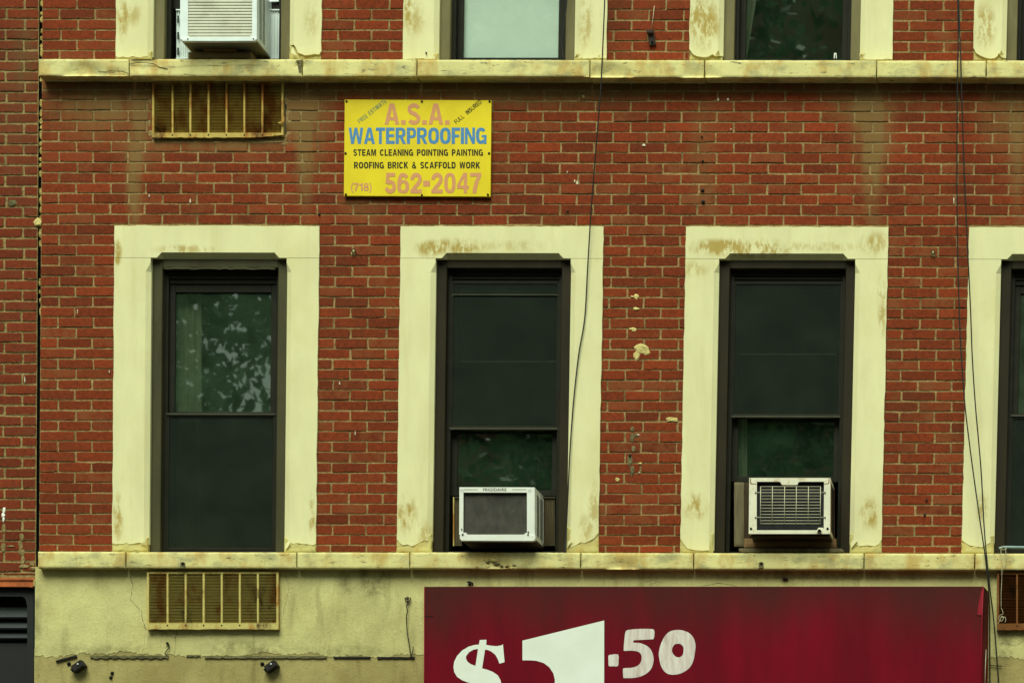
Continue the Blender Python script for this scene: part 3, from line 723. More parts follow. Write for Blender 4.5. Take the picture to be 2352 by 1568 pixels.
def window(w, vT, vB, mat, vm, low_end, screen, gU, gL, upper=True):
    uL, uR = OPEN[w]
    win = empty('window', R((uL + uR) / 2, vB, .1), bld)
    mb = MB(); ring(mb, uL - 3, uR + 3, vT - 3, vB + 1, 27, 25, 23, 0, .032, .17, Q, .004); mb.build('casing', mat, win)
    mb = MB(); ring(mb, uL + 23, uR - 21, vT + 18, vB + 1, 10, 10, 14, 9, .085, .172, Q, .003)
    mb.rbox(uL + 30, uR - 30, vT + 33, vT + 40, .094, .172, Q, .002); mb.rbox(uL + 30, uR - 30, vT + 41, vT + 51, .102, .172, Q, .002); mb.build('liner', MAT_SASH, win)
    a, b, t = uL + 31, uR - 30, vT + 50
    if upper:
        mb = MB(); ring(mb, a, b, t, vm, 15, 15, 20, 10, .112, .14, Q, .003); mb.build('upper_sash', MAT_SASH, win)
        pane(a + 14, b - 14, t + 19, vm - 9, .125, 'pane', gU, win)
    else: vm = vT + 30
    mb = MB(); ring(mb, a, b, vm - 8, low_end, 15, 15, 10, 13, .142, .168, Q, .003); mb.build('lower_sash', MAT_SASH, win)
    pane(a + 14, b - 14, vm + 1, low_end - 12, .155, 'pane', gL, win)
    if screen:
        s0, s1 = (vT + 44, vm + 2) if screen == 'upper' else (vm - 2, vB - 9)
        fr = MB(); ring(fr, a - 2, b + 2, s0, s1, 7, 7, 7, 7, .088, .1, Q, .002); fr.build('screen_frame', MAT_SASH, win)
        mb = MB(); mb.rbox(a + 4, b - 4, s0 + 6, s1 - 6, .094, .0945, Q); mb.build('insect_screen', MAT_SCREEN, win)
        mb = MB(); e = s1 if screen == 'upper' else s0; mb.rbox(a - 1, b + 1, e - 2.2, e + 2.2, .080, .09, Q, .001); mb.build('screen_rail', MAT_RAIL, win)
    # dim room behind
    x0, x1 = Q(uL - 30, vB, .172), Q(uR + 30, vB, .172); z1 = Q(uL, vT - 20, 0).z; z0 = x0.z - .05
    V = [(x0.x, .173, z0), (x1.x, .173, z0), (x1.x, .173, z1), (x0.x, .173, z1)]; V += [(x, 1.5, z) for x, _, z in V]
    mb = MB(); mb.add(V, [(4, 5, 6, 7), (0, 1, 5, 4), (1, 2, 6, 5), (2, 3, 7, 6), (3, 0, 4, 7)]); mb.build('room', MAT_ROOM, win)
    return win
wl1 = window(0, LINT_B, LSILL_T, MAT_CASE, 948, LSILL_T - 8, 'lower', MAT_GLASS, MAT_GLASSD)
wl2 = window(1, LINT_B, LSILL_T, MAT_CASE2, 976, 1130, 'upper', MAT_GLASSD, MAT_GLASSM)
wl3 = window(2, LINT_B, LSILL_T, MAT_CASE2, 947, 1096, 'upper', MAT_GLASSD, MAT_GLASSM)
wl4 = window(3, LINT_B, LSILL_T, MAT_CASE2, 948, LSILL_T - 8, 'lower', MAT_GLASS, MAT_GLASSD)
wu1 = window(0, UTOP, SILL_T, MAT_CASEU, 0, 5, None, MAT_GLASS, MAT_GLASS, False)
wu2 = window(1, UTOP, SILL_T, MAT_CASEU, 0, SILL_T - 7, None, MAT_GLASS, MAT_GLASSC, False)
wu3 = window(2, UTOP, SILL_T, MAT_CASEU, 0, SILL_T - 7, None, MAT_GLASS, MAT_GLASSM, False)
wu4 = window(3, UTOP, SILL_T, MAT_CASEU, 0, SILL_T - 7, None, MAT_GLASS, MAT_GLASSD, False)
# pale trims seen on single windows
mb = MB(); mb.tube([Q(372 + 8 * k, 616 + rnd.uniform(-1, 1), .03) for k in range(33)], .008, 6); mb.build('bent_flashing', MAT_CASE, wl1, label='bent pale strip of flashing at the window head')
mb = MB(); ring(mb, 1030, 1276, 668, 674, 2, 2, 3, 0, .084, .09); mb.build('screen_lip', MAT_RAIL, wl2)
mb = MB(); mb.poly([(1915, 134.5), (1915.8, 122), (1921, 122), (1922, 134.5), (1920, 134.5), (1919.3, 124.5), (1917.6, 124.5), (1917, 134.5)], .075, .085, I); mb.build('latch', MAT_WHITE, wu3, label='small white latch loop at the sash foot')
for px, tp in ((1685, 957), (1928, 957), (1036, 985), (1286, 985)):
    mb = MB(); mb.rbox(px - 1.4, px + 1.4, tp - 2, tp + 2, .075, .085, I); mb.build('clip', MAT_STEEL, wl3 if px > 1500 else wl2)
mb = MB(); pts = [(1308 - 10 * math.sin(math.pi * max(0, (v - 900) / 370)) * (v > 900) - (0 if v < 1200 else 4), v) for v in range(610, 1262, 20)]
for w_, x0, x1, y_ in ((wl2, 1058, 1276, 829), (wl3, 1700, 1918, 812)):
    r_ = random.Random(y_); xs_ = [x0 + (x1 - x0) * k / 24 for k in range(25)]
    mb = MB(); mb.poly([(x, y_ + 1.6 + r_.uniform(0, 1.6)) for x in xs_] + [(x, y_ - r_.uniform(0, 1.2)) for x in xs_[::-1]], .106, .109, I); mb.build('pale_strip', MAT_STRING, w_, label='thin ragged pale strip across the upper pane')  # thin ragged pale strip set across the upper pane
# curtains and shade inside
def hang(name, outline, y, mat, label, cat, wave=.0):
    mb = MB(); mb.poly(outline, y, y + .006, I); o = mb.build(name, mat); return tag(o, label, cat)
def pleat(name, u0, u1, v0, v1, y, mat, label, cat, n=10, dep=.02, u0b=None, u1b=None):
    mb = MB(); V = []; F = []
    u0b = u0 if u0b is None else u0b; u1b = u1 if u1b is None else u1b
    for j, (a, b, v) in enumerate(((u0, u1, v0), (u0b, u1b, v1))):
        for i in range(n * 4 + 1):
            t = i / (n * 4); V.append(I(a + (b - a) * t, v, y + dep * math.sin(t * n * 2 * math.pi)))
    m = n * 4 + 1
    for i in range(m - 1): F.append((m + i, m + i + 1, i + 1, i))
    V += [p + Vector((0, .004, 0)) for p in V[:2 * m]]
    F += [tuple(reversed([q + 2 * m for q in f])) for f in F]
    mb.add(V, F, smooth=True); return tag(mb.build(name, mat), label, cat)
pleat('curtain', 400, 463, 640, 1262, .20, MAT_CURT, 'grey curtain hanging at the left inside the window with the tree reflection', 'curtain', 4, .012)
mb = MB(); mb.rbox(1040, 1300, -160, 133, .185, .188, I); tag(mb.build('roller_shade', MAT_SHADE), 'pale roller shade filling the upper window beside the yellow sign', 'window shade')
pleat('curtain', 1690, 1764, -160, 134, .24, MAT_CURT, 'pale curtain pulled aside in the upper window with the white latch', 'curtain', 3, .012, 1690, 1715)
pleat('curtain', 1696, 1716, 960, 1108, .24, MAT_CURT, 'narrow curtain edge above the rust stained air conditioner with wire guard', 'curtain', 2, .008)

# ------------------------------------------------------------------ neighbouring building at the left
nb = empty('brick_building', (-3.9, .3, 0), label='brown brick neighbour building at the left edge with pale mortar joints', cat='building')
NB_R, NB_T, NB_B = 85.5, UTOP, 1323
mb = MB(); backing(mb, [], -300, NB_R, NB_T, 1330, .005); mb.build('wall', MAT_MORTAR2, nb)
bs = lay([], -300, NB_R - 1.5, 117.7, 23.95, -19, 51, 1, NB_T, NB_B, 8, 82, 3.2, 3.4)
fix = []
for q in bs: fix.append(q)
bs.sort(key=lambda b: -shown(b)); rest = MB(); rg = random.Random(21)
for i, q in enumerate(bs):
    if shown(q) > 40 and i < 300:
        mb = MB(); brick(mb, *q, rg, R); mb.build('brick', MAT_BRICK2, nb)
    else: brick(rest, *q, rg, R)
rest.build('brickwork', MAT_BRICK2, nb, kind='stuff')
mb = MB(); mb.rbox(-300, 79, 1326, 1332, -.02, .1, I, .002); mb.poly([(-300, 1346), (66, 1346), (74, 1349), (78.5, 1341), (79, 1332.6), (-300, 1332.6)], -.012, .1, I, .002); mb.build('steel_lintel', MAT_LINTEL, nb, label='orange painted steel lintel angle over the shutter')
p0, p1 = R(-300, 1340, .06), R(79, 1340, .06)
mb = MB(); mb.box((p0.x, .16, 0), (p1.x, .3, p0.z)); mb.build('wall', MAT_BLACKIRON, nb)
# crack between the buildings: crumbling mortar lumps
mb = MB(); mb.add([R(80, 1330, .05), R(99, 1330, .05), R(99, UTOP, .05), R(80, UTOP, .05)], [(0, 1, 2, 3)]); mb.build('joint_backing', MAT_HOLE, nb)
rg = random.Random(31)
def lump(mb, dx, dy, w, h, y, rg, d=.02, F=I, n=8):
    pts = [(dx + w * math.cos(a) * rg.uniform(.7, 1.15), dy - h * math.sin(a) * rg.uniform(.7, 1.15)) for a in [k * 2 * math.pi / n for k in range(n)]]
    fr = [F(a, b, y + .004) for a, b in pts]; ins = [F(dx + (a - dx) * .65, dy + (b - dy) * .65, y + rg.uniform(-.002, .002)) for a, b in pts]
    bk = [Vector((p.x, y + d, p.z)) for p in fr]
    mb.add(ins + fr + bk, [tuple(range(n))] + [(k * n + (i + 1) % n, k * n + i, (k + 1) * n + i, (k + 1) * n + (i + 1) % n)[::-1] for k in range(2) for i in range(n)])
v = -20.0
while v < 720:
    xx = 91.5 - .006 * (v - 784) + 0
    if rg.random() < (.86 if v < 700 else .4) and not (48 < v < 66) and not (185 < v < 220) and not (410 < v < 436) and not (575 < v < 640):
        mb = MB(); h = rg.uniform(5, 11); lump(mb, xx + rg.uniform(-1.2, 1.2), v, rg.uniform(3.0, 4.6), h, rg.uniform(.0, .02), rg, .045); mb.build('mortar_lump', MAT_CRUMB, nb); v += h * 1.5
    v += rg.uniform(3, 9)
mb = MB(); lump(mb, 86, 510, 9, 10, -.012, rg, .04); mb.build('mortar_lump', MAT_PATCH, nb)
mb = MB(); lump(mb, 80, 1338, 5, 10, -.05, rg, .08); mb.build('mortar_lump', MAT_PATCH, nb)
# wide repaired joints low on the neighbour wall
for (x, y, w, h) in ((49, 1233, 7, 12), (47, 1252, 6, 14), (50, 1268, 8, 10), (52, 1286, 5, 14), (54, 1300, 14, 5), (75, 1305, 9, 5), (9, 1214, 5, 14), (24, 1254, 9, 3), (8, 1255, 6, 12), (74, 1296, 7, 4)):
    mb = MB(); lump(mb, x, y, w, h, -.004, rg, .02); mb.build('mortar_patch', MAT_MORTAR2, nb)
mb = MB(); lump(mb, 28, 467, 11, 9, -.004, rg, .01); mb.build('mortar_patch', MAT_CEMENT, nb)
for (x, y, w, h) in ((9, 1172, 4, 9), (7, 1183, 5, 6), (8, 1192, 3, 8)):
    mb = MB(); lump(mb, x, y, w, h, -.005, rg, .01); mb.build('paint_splash', MAT_WHITE, nb)

# ---- shuttered doorway of the neighbour
sh = empty('shutter', (p0.x + .6, .16, 0), label='dark steel shutter with louvred head in the doorway at the left', cat='shutter')
mb = MB(); arc = [(78 - 0, 1346), (-300, 1346), (-300, 1366), (52, 1366), (57, 1369), (61, 1376), (64, 1388), (64, 1560), (66, 2900 - 784 + 700), (76, 2900 - 784 + 700)]
mb.poly([(76, 1900), (78, 1349), (-300, 1349), (-300, 1368), (51, 1368), (57, 1371), (61, 1379), (63.5, 1392), (62, 1900)], .03, .1, I, .003); mb.build('frame', MAT_STEELD, sh)
for k, (a, b) in enumerate(((1393, 1416), (1421, 1441), (1446, 1464))):
    mb = MB(); q0, q1 = I(-300, a, .11), I(70, b, .07)
    V = [(q0.x, .13, q0.z), (q1.x, .13, q0.z), (q1.x, .07, q1.z), (q0.x, .07, q1.z), (q0.x, .15, q0.z - .01), (q1.x, .15, q0.z - .01), (q1.x, .09, q1.z - .012), (q0.x, .09, q1.z - .012)]
    mb.add(V, [(3, 2, 1, 0), (4, 5, 6, 7), (2, 3, 7, 6), (0, 1, 5, 4), (1, 2, 6, 5), (3, 0, 4, 7)]); mb.build('louvre', MAT_STEEL, sh)
q0, q1 = I(-300, 1476, .1), I(70, 1476, .1)
mb = MB(); mb.box((q0.x, .1, 0), (q1.x, .14, q0.z)); mb.build('panel', MAT_STEELD, sh)
q2 = I(70, 1366, .15)
mb = MB(); mb.box((q0.x, .15, q0.z), (q1.x, .158, q2.z)); mb.build('backing', MAT_HOLE, sh)

# ------------------------------------------------------------------ wall vents
def vent(name, x0, x1, y0, y1, bars, ltop, lbot, yf, mat, label, pitch=3.42, lip=None, seed=0, dep=.055):
    rg = random.Random(seed)
    V = empty(name, I((x0 + x1) / 2, y1, yf + .05)); tag(V, label, 'vent', 'louvred vents in the wall')
    mb = MB(); fw = 5
    mb.rbox(x0, x0 + fw, y0, y1, yf, yf + .07, I, .002); mb.rbox(x1 - fw, x1, y0, y1, yf, yf + .07, I, .002); mb.rbox(x0 + fw, x1 - fw, y0, ltop, yf + .002, yf + .07, I, .002)
    mb.build('frame', mat, V)
    mb = MB(); n = 40; xs = [x0 + (x1 - x0) * k / n for k in range(n + 1)]
    top = lbot; e = lip or y1
    lo = [(x, (e(x) if callable(e) else e) + rg.uniform(-.7, .7)) for x in xs]
    mb.poly(lo + [(x1, top), (x0, top)], yf - .006, yf + .05, I); mb.build('lip', mat, V)
    for b in bars:
        mb = MB(); mb.poly([(b - 2.2 + rg.uniform(-.4, .4), lbot + 5), (b + 2.2, lbot + 5), (b + 2.2 + rg.uniform(-.4, .4), ltop - 1), (b - 2.2, ltop - 1)], yf - .004, yf + .02, I, .0015); o = mb.build('bar', mat, V)
        mb = MB(); mb.tube([I(b, lbot + 5, yf - .009), I(b, lbot + 5, yf + .005)], .005, 8); mb.build('screw', MAT_IRON, o)
    mb = MB(); y = ltop + 1.2
    while y < lbot - 1:
        a, b = I(x0 + fw, y, yf + .022), I(x1 - fw, y + .7, yf + .004); dz = rg.uniform(-.0007, .0007)
        Vv = [(a.x, yf + .024, a.z + dz), (b.x, yf + .024, a.z + dz), (b.x, yf + .004, b.z + dz), (a.x, yf + .004, b.z + dz)]
        Vv += [(p, q + .003, r - .0026) for p, q, r in Vv]
        mb.add(Vv, [(3, 2, 1, 0), (4, 5, 6, 7), (2, 3, 7, 6), (0, 1, 5, 4), (1, 2, 6, 5), (3, 0, 4, 7)]); y += pitch
    mb.build('louvres', mat, V, kind='stuff')
    mb = MB(); mb.rbox(x0 + 2, x1 - 2, y0 + 2, y1 - 3, yf + dep, yf + dep + .025, I); mb.build('backing', MAT_DUSTY, V)
    return V
v1 = vent('wall_vent', 349, 651, 188, 314, [396, 437, 478.5, 520, 561, 602.5], 192, 305, -.02, MAT_VENT, 'rusty yellowed louvred vent in the brick under the upper window air conditioner', lip=lambda x: 316 if x < 590 else 316 - (x - 590) * .1, seed=1)
vent('wall_vent', 337, 639.5, 1312, 1444, [384.5, 426, 467.5, 509, 550.5, 592], 1317, 1430, -.087, MAT_VENT2, 'pale rust streaked louvred vent in the stucco below the first window', seed=2, dep=.03)
vent('wall_vent', 2290, 2592, 1314, 1446, [2336, 2378, 2420, 2462, 2504, 2546], 1319, 1431, -.087, MAT_VENT3, 'brown rusted louvred vent at the right edge with string hanging past it', seed=3, dep=.03)
mb = MB(); mb.poly([(637, 283), (640, 281), (650, 276), (651, 266), (653, 266), (653, 279), (646, 284)], -.04, -.03, I); mb.build('torn_strip', MAT_VENT, v1)
# repaired cement margin round the brick vent
for (x, y, w, h) in ((345, 225, 6, 22), (343, 270, 6, 26), (346, 310, 7, 14), (660, 220, 8, 30), (663, 270, 8, 34), (664, 315, 9, 18), (658, 332, 14, 5), (600, 326, 60, 4), (420, 326, 60, 4), (510, 327, 60, 3)):
    mb = MB(); lump(mb, x, y, w, h, .000, rnd, .016, I, 12); mb.build('mortar_patch', MAT_MORTAR, bld)

# ------------------------------------------------------------------ yellow sign
def yellow_mat():
    t = NT('yellow_painted_metal'); n = t.noise(3, 5, .6); n2 = t.noise(60, 5, .7)
    c = t.mix(t.rng(n, .3, .7), sr(212, 186, 4), sr(228, 204, 10))
    c = t.mix(t.rng(t.noise(9, 7, .75, (1, 1, .35), 1), .64, .74, 0, .6), c, sr(168, 140, 24))
    c = t.mix(t.rng(n2, .72, .8, 0, .5), c, sr(120, 96, 24))
    return t.done(c, .5, t.bump(n, .1, .004), 0, .3)
sg = empty('advertising_sign', I(960, 451, -.02)); tag(sg, 'yellow metal sign advertising waterproofing bolted to the brick wall', 'sign')
YG = -.03
mb = MB(); mb.poly([(789.7, 450), (1126.5, 451.5), (1128.8, 230.7), (791.7, 229)], YG, YG + .02, I, .001); mb.build('panel', yellow_mat(), sg)
def ink(name, col, fade=.3, under=sr(225, 200, 10), sc=70):
    t = NT(name); c = t.mix(t.rng(t.noise(sc, 5, .75), .5, .75, 0, fade), col, under)
    return t.done(c, .6, None, 0, .2)
INK_P = ink('faded_pink_ink', sr(205, 142, 100), .35); INK_B = ink('faded_blue_ink', sr(70, 128, 178), .3); INK_K = ink('black_ink', sr(30, 34, 22), .12); INK_F = ink('bleached_blue_ink', sr(124, 138, 96), .4)
def zx(x): return 746.5 + x * .3296
def zy(y): return y * .3296
def sign_text(t, a, b, c, d, mat, gap=.1, space=.42, ang=0., s=.25, h=.19):
    for m in block_text(t, I, zx(a), zx(b), zy(c), zy(d), YG - .0012, gap, space, ang, s, h): m.build('lettering', mat, sg)
sign_text('A.S.A.', 415, 868, 722, 868, INK_P, .1); sign_text('WATERPROOFING', 165, 1125, 890, 1003, INK_B, .07)
sign_text('STEAM CLEANING POINTING PAINTING', 197, 1100, 1041, 1086, INK_K, .13, .62); sign_text('ROOFING BRICK & SCAFFOLD WORK', 202, 1080, 1129, 1174, INK_K, .13, .62)
sign_text('562-2047', 415, 1088, 1205, 1347, INK_P, .08); sign_text('(718)', 180, 325, 1276, 1330, INK_P, .1)
L = math.hypot(190, 150)
sign_text('FREE ESTIMATE', 242, 242 + L, 862 - 30, 862, INK_F, .16, .6, math.radians(38.3), .15, .13)
sign_text('FULL INSURED', 916, 916 + math.hypot(178, 150), 866 - 30, 866, INK_K, .16, 1.0, math.radians(39.8), .15, .13)
for (a, b) in ((150, 706), (675, 707), (1147, 707), (143, 1068), (1143, 1068), (145, 1355), (675, 1360), (1135, 1356)):
    mb = MB(); mb.tube([I(zx(a), zy(b), YG - .006), I(zx(a), zy(b), YG + .03)], .0075, 8); mb.build('bolt', MAT_IRON, sg)

# ------------------------------------------------------------------ red awning sign
def red_mat():
    t = NT('dirty_red_vinyl'); x, y, z = t.sep(); n = t.noise(1.7, 6, .62, (1.3, 1, .4)); n2 = t.noise(40, 4, .6, (1, 1, .04)); n3 = t.noise(3.5, 6, .6, (1.2, 1, .3), 0, (3, 1, 1))
    c = t.mix(t.rng(n3, .3, .7), sr(98, 0, 20), sr(116, 0, 25))
    zt = I(1200, 1346, -.3).z
    h = t.math('SUBTRACT', zt, z)                        # metres below the top edge
    so = t.rng(t.math('ADD', h, t.math('MULTIPLY', t.math('SUBTRACT', .5, n), .8)), -.10, .48, .92, 0)     # soot washed down from the top edge
    c = t.mix(so, c, sr(66, 28, 24))
    c = t.mix(t.rng(n2, .58, .8, 0, .16), c, sr(70, 16, 22))
    wv = t.n.new('ShaderNodeTexWave'); wv.bands_direction = 'X'; wv.inputs['Scale'].default_value = 14; wv.inputs['Distortion'].default_value = .6; t.l.new(t.pos(), wv.inputs[0])
    return t.done(c, .7, t.bump(wv.outputs[1], .06, .004), 0, .12)
MAT_RED = red_mat(); MAT_REDB = simple('bright_red_vinyl', sr(134, 2, 28), .55, .12, 8, 0, .3, .05)
aw = empty('awning_sign', I(1600, 1568, -.3)); tag(aw, 'large dirty red box sign with white price figures on the stucco', 'sign')
YA = -.30
mb = MB(); f = [I(974, 1346.5, YA), I(2259, 1346, YA), I(2249, 1930, YA), I(972, 1930, YA)]; bk = [Vector((f[0].x, -.052, f[0].z)), I(2270.5, 1359, -.052), I(2264, 1932, -.052), Vector((f[3].x, -.052, f[3].z))]
n = 24
mb.add(f + bk, [(3, 2, 1, 0), (0, 1, 5, 4), (3, 0, 4, 7), (2, 3, 7, 6), (4, 5, 6, 7)]); mb.build('front', MAT_RED, aw)
mb = MB(); e = .0015
mb.add([f[1] + Vector((e, 0, 0)), f[2] + Vector((e, 0, 0)), bk[2] + Vector((e, 0, 0)), bk[1] + Vector((e, 0, 0))], [(0, 1, 2, 3)]); mb.build('return', MAT_RED, aw)
mb = MB(); mb.tube([I(2258.6, 1347, YA - .001), I(2255, 1430, YA - .001), I(2249, 1930, YA - .001)], .0032, 6); mb.build('corner_seam', MAT_REDB, aw)
mb = MB(); mb.tube([I(974.8, 1347, YA - .001), I(973, 1930, YA - .001)], .0025, 6); mb.build('corner_seam', MAT_REDB, aw)
mb = MB(); mb.poly([(2245, 1411), (2256, 1412), (2258, 1352), (2254, 1356), (2247, 1390)], YA - .0025, YA + .002, I); mb.build('folded_corner', MAT_REDB, aw)
mb = MB(); mb.tube([I(2258, 1600, -.20), I(2262, 1520, -.18), I(2264.5, 1490, -.16)], [.011, .008, .002], 6); mb.build('torn_edge', MAT_WHITE2, aw, label='white torn edge of the vinyl')
for a, b, y in ((974, 996, 1414.5), (2244, 2256, 1413)):
    mb = MB(); mb.tube([I(a, y, YA), I(b, y + .5, YA)], .0022, 6); mb.build('seam', MAT_HOLE, aw)
def px4(x, y): return (964.7 + x * .29297, 1389.6 + y * .29297)
t = NT('white_vinyl_figures'); n = t.noise(5, 5, .6); MAT_FIG = t.done(t.mix(t.rng(n, .3, .75), sr(222, 226, 212), sr(232, 234, 222)), .6, None, 0, .25)
t = NT('brushed_white_paint'); n = t.noise(14, 6, .7, (1.6, 1, .25), .4); MAT_BRUSH = t.done(t.mix(t.rng(n, .35, .75), sr(222, 214, 204), sr(184, 160, 150)), .7, None, 0, .2)
def dense(p, k=3):
    """Catmull-Rom smoothing of a closed outline"""
    o = []; n = len(p)
    for i in range(n):
        a, b, c, d = p[i - 1], p[i], p[(i + 1) % n], p[(i + 2) % n]
        for j in range(k):
            t = j / k
            o.append(tuple(.5 * (2 * b[m] + (c[m] - a[m]) * t + (2 * a[m] - 5 * b[m] + 4 * c[m] - d[m]) * t * t + (3 * b[m] - a[m] - 3 * c[m] + d[m]) * t ** 3) for m in (0, 1)))
    return o
top_l = [(487, 492), (509, 345)]
upper = [(487, 492), (498, 420), (510, 345), (535, 349), (562, 362), (590, 385), (610, 420), (623, 455), (663, 443), (656, 370), (650, 303), (638, 312), (600, 318), (560, 315), (519, 308), (521, 268), (468, 270), (462, 306), (430, 308), (380, 322), (330, 352), (290, 395), (268, 440), (262, 480), (268, 520), (290, 558), (330, 585), (375, 602)]
hole = [(455, 340), (420, 345), (385, 365), (362, 395), (360, 415), (372, 440), (400, 460), (435, 472)]
rot = lambda p: (900 - p[0], 1104 - p[1])
sig = upper + [(413, 612)] + [rot(p) for p in upper[1:]] + [rot((413, 612))]
fig = [('figure_dollar', [sig, hole, [rot(p) for p in hole]], MAT_FIG),
       ('figure_one', [[(803, 275), (1444, 117), (1443, 1400), (1062, 1400), (1057, 580), (1045, 530), (1015, 485), (970, 450), (910, 432), (860, 429), (803, 429)]], MAT_FIG),
       ('figure_point', [dense([(1477, 393), (1500, 385), (1553, 383), (1556, 430), (1552, 474), (1515, 475), (1480, 474), (1478, 440)], 2)], MAT_BRUSH),
       ('figure_five', [dense([(1612, 205), (1640, 190), (1720, 183), (1815, 184), (1836, 195), (1838, 225), (1832, 258), (1812, 265), (1690, 271), (1674, 278), (1675, 290), (1730, 295), (1785, 320), (1815, 355), (1829, 395), (1830, 440), (1815, 490), (1785, 525), (1740, 552), (1680, 566), (1605, 568), (1594, 560), (1591, 500), (1605, 490), (1660, 487), (1705, 472), (1730, 445), (1738, 405), (1728, 375), (1700, 358), (1650, 353), (1605, 355), (1597, 345), (1602, 270)])], MAT_BRUSH),
       ('figure_zero', [dense([(1905, 265), (1925, 232), (1960, 203), (2010, 191), (2060, 195), (2110, 215), (2145, 255), (2160, 310), (2155, 370), (2140, 440), (2110, 490), (2060, 525), (2010, 540), (1960, 540), (1920, 520), (1890, 475), (1876, 420), (1872, 370), (1885, 310)]), dense([(1975, 345), (1990, 310), (2015, 299), (2045, 303), (2064, 325), (2066, 350), (2060, 385), (2035, 405), (2005, 400), (1982, 375)])], MAT_BRUSH)]
for nm, lps, m in fig:
    mb = flat([[px4(*p) for p in lp] for lp in lps], I, YA - .0015); mb.build(nm, m, aw)

# ------------------------------------------------------------------ air conditioners
YAC = -.22
def shell(x0, x1, y0, y1, yf, yb):
    """open-fronted cabinet: outer skin running straight back from the picture rectangle"""
    a, b = I(x0, y1, yf), I(x1, y0, yf)
    mb = MB(); t = .004
    mb.box((a.x, yf + .012, b.z - t), (b.x, yb, b.z)); mb.box((a.x, yf + .012, a.z), (b.x, yb, a.z + t))
    mb.box((a.x, yf + .012, a.z + t), (a.x + t, yb, b.z - t)); mb.box((b.x - t, yf + .012, a.z + t), (b.x, yb, b.z - t))
    return mb, a, b
def front_ring(outer, inner, yf, yb, F=I):
    """face plate with an opening: both outlines as picture polygons"""
    mb = flat([outer, inner], F, yf); n = len(outer); m = len(inner)
    fo = [F(*p, yf) for p in outer]; fi = [F(*p, yf) for p in inner]
    for lp, flip in ((fo, False), (fi, True)):
        k = len(lp); bkp = [Vector((p.x, yb, p.z)) for p in lp]
        # orientation by signed area
        ar = sum(lp[i].x * lp[(i + 1) % k].z - lp[(i + 1) % k].x * lp[i].z for i in range(k))
        fs = [((i + 1) % k, i, k + i, k + (i + 1) % k) for i in range(k)]
        if (ar < 0) != flip: fs = [tuple(reversed(f)) for f in fs]
        mb.add(lp + bkp, fs)
    return mb
def side_grille(par, b, a, yf, y0, y1, z0, z1, rows, matp, matd, cols=2, slant=.012, bar=.004):
    """slotted panel let into the right cheek of a cabinet"""
    x = b.x + .0015
    mb = MB(); mb.add([(x, y0, z0), (x, y1, z0), (x, y1, z1), (x, y0, z1)], [(0, 1, 2, 3)]); mb.build('slot_backing', matd, par)
    mb = MB(); x2 = x + .0015; H = z1 - z0; W = (y1 - y0) / cols
    for c in range(cols):
        ya, yb = y0 + c * W, y0 + (c + 1) * W
        for r in range(rows + 1):
            z = z0 + H * r / rows
            mb.add([(x2, ya, z + slant - bar / 2), (x2, yb, z - slant - bar / 2), (x2, yb, z - slant + bar / 2), (x2, ya, z + slant + bar / 2)], [(0, 1, 2, 3)])
    for k in range(cols + 1):
        yy = y0 + k * W; mb.box((x, yy - .004, z0 - .012), (x2 + .001, yy + .004, z1 + .012))
    mb.build('side_louvres', matp, par, kind='stuff')
def accordion(par, x0, x1, y0, y1, y, n, mat, frame=None):
    mb = MB(); V = []; F = []
    for k in range(2 * n + 1):
        u = x0 + (x1 - x0) * k / (2 * n); d = y + (.012 if k % 2 else 0)
        V += [I(u, y0, d), I(u, y1, d)]
    for k in range(2 * n): F.append((2 * k + 1, 2 * k + 3, 2 * k + 2, 2 * k))
    m = len(V); V += [p + Vector((0, .003, 0)) for p in V]; F += [tuple(reversed([q + m for q in f])) for f in F]
    mb.add(V, F); o = mb.build('side_panel', mat, par)
    if frame:
        mb = MB(); mb.rbox(x0 - 1, x1 + 1, y0 - 2.5, y0, y - .006, y + .02, I); mb.rbox(x0 - 1, x1 + 1, y1, y1 + 2.5, y - .006, y + .02, I); mb.build('panel_track', frame, par)
def disc(par, name, dx, dy, y, r, mat, d=.004, n=10):
    mb = MB(); mb.tube([I(dx, dy, y - d), I(dx, dy, y + .004)], r, n); return mb.build(name, mat, par)

# middle window: grey-brown coil, white frame, brand across the top
ac = empty('air_conditioner', I(1142, 1243, .0)); tag(ac, 'white window air conditioner with dark coil and brand name along its top edge', 'air conditioner', 'window air conditioners')
mb, a, b = shell(1055.2, 1228, 1118.4, 1236, YAC, .14); mb.build('cabinet', MAT_WHITE, ac)
front_ring([(1054.6, 1227), (1228, 1227.3), (1228, 1118.5), (1055.2, 1118.2)], [(1063.8, 1226.9), (1210.3, 1226.9), (1210.3, 1130.5), (1064.4, 1130.3)], YAC, YAC + .012).build('face_frame', MAT_WHITE, ac)
mb = MB(); mb.rbox(1060, 1214, 1126, 1234, YAC + .02, YAC + .03); mb.build('coil', MAT_COIL, ac)
mb = MB(); mb.poly([(1057, 1238.5), (1060, 1241.6), (1150, 1242.2), (1224, 1242.4), (1229, 1240), (1230, 1234), (1229, 1227.6), (1216, 1226.4), (1214, 1223.6), (1208, 1223.6), (1203, 1228.4), (1074, 1228.2), (1069, 1223), (1060, 1222.6), (1056.5, 1226), (1056, 1233)], YAC - .004, YAC + .03, I, .003); mb.build('base_pan', MAT_WHITE, ac)
q = I(1058, 1240, YAC); q2 = I(1229, 1240, YAC)
mb = MB(); mb.box((q.x + .01, YAC + .02, q.z - .006), (q2.x - .005, .14, q.z + .012)); mb.build('underside', MAT_IRON, ac)
text_mesh('FRIGIDAIRE', I, 1109.6, 1163.3, 1120.6, 1127.2, YAC - .001, .012, 0, 1.05).build('lettering', INK_K, ac)
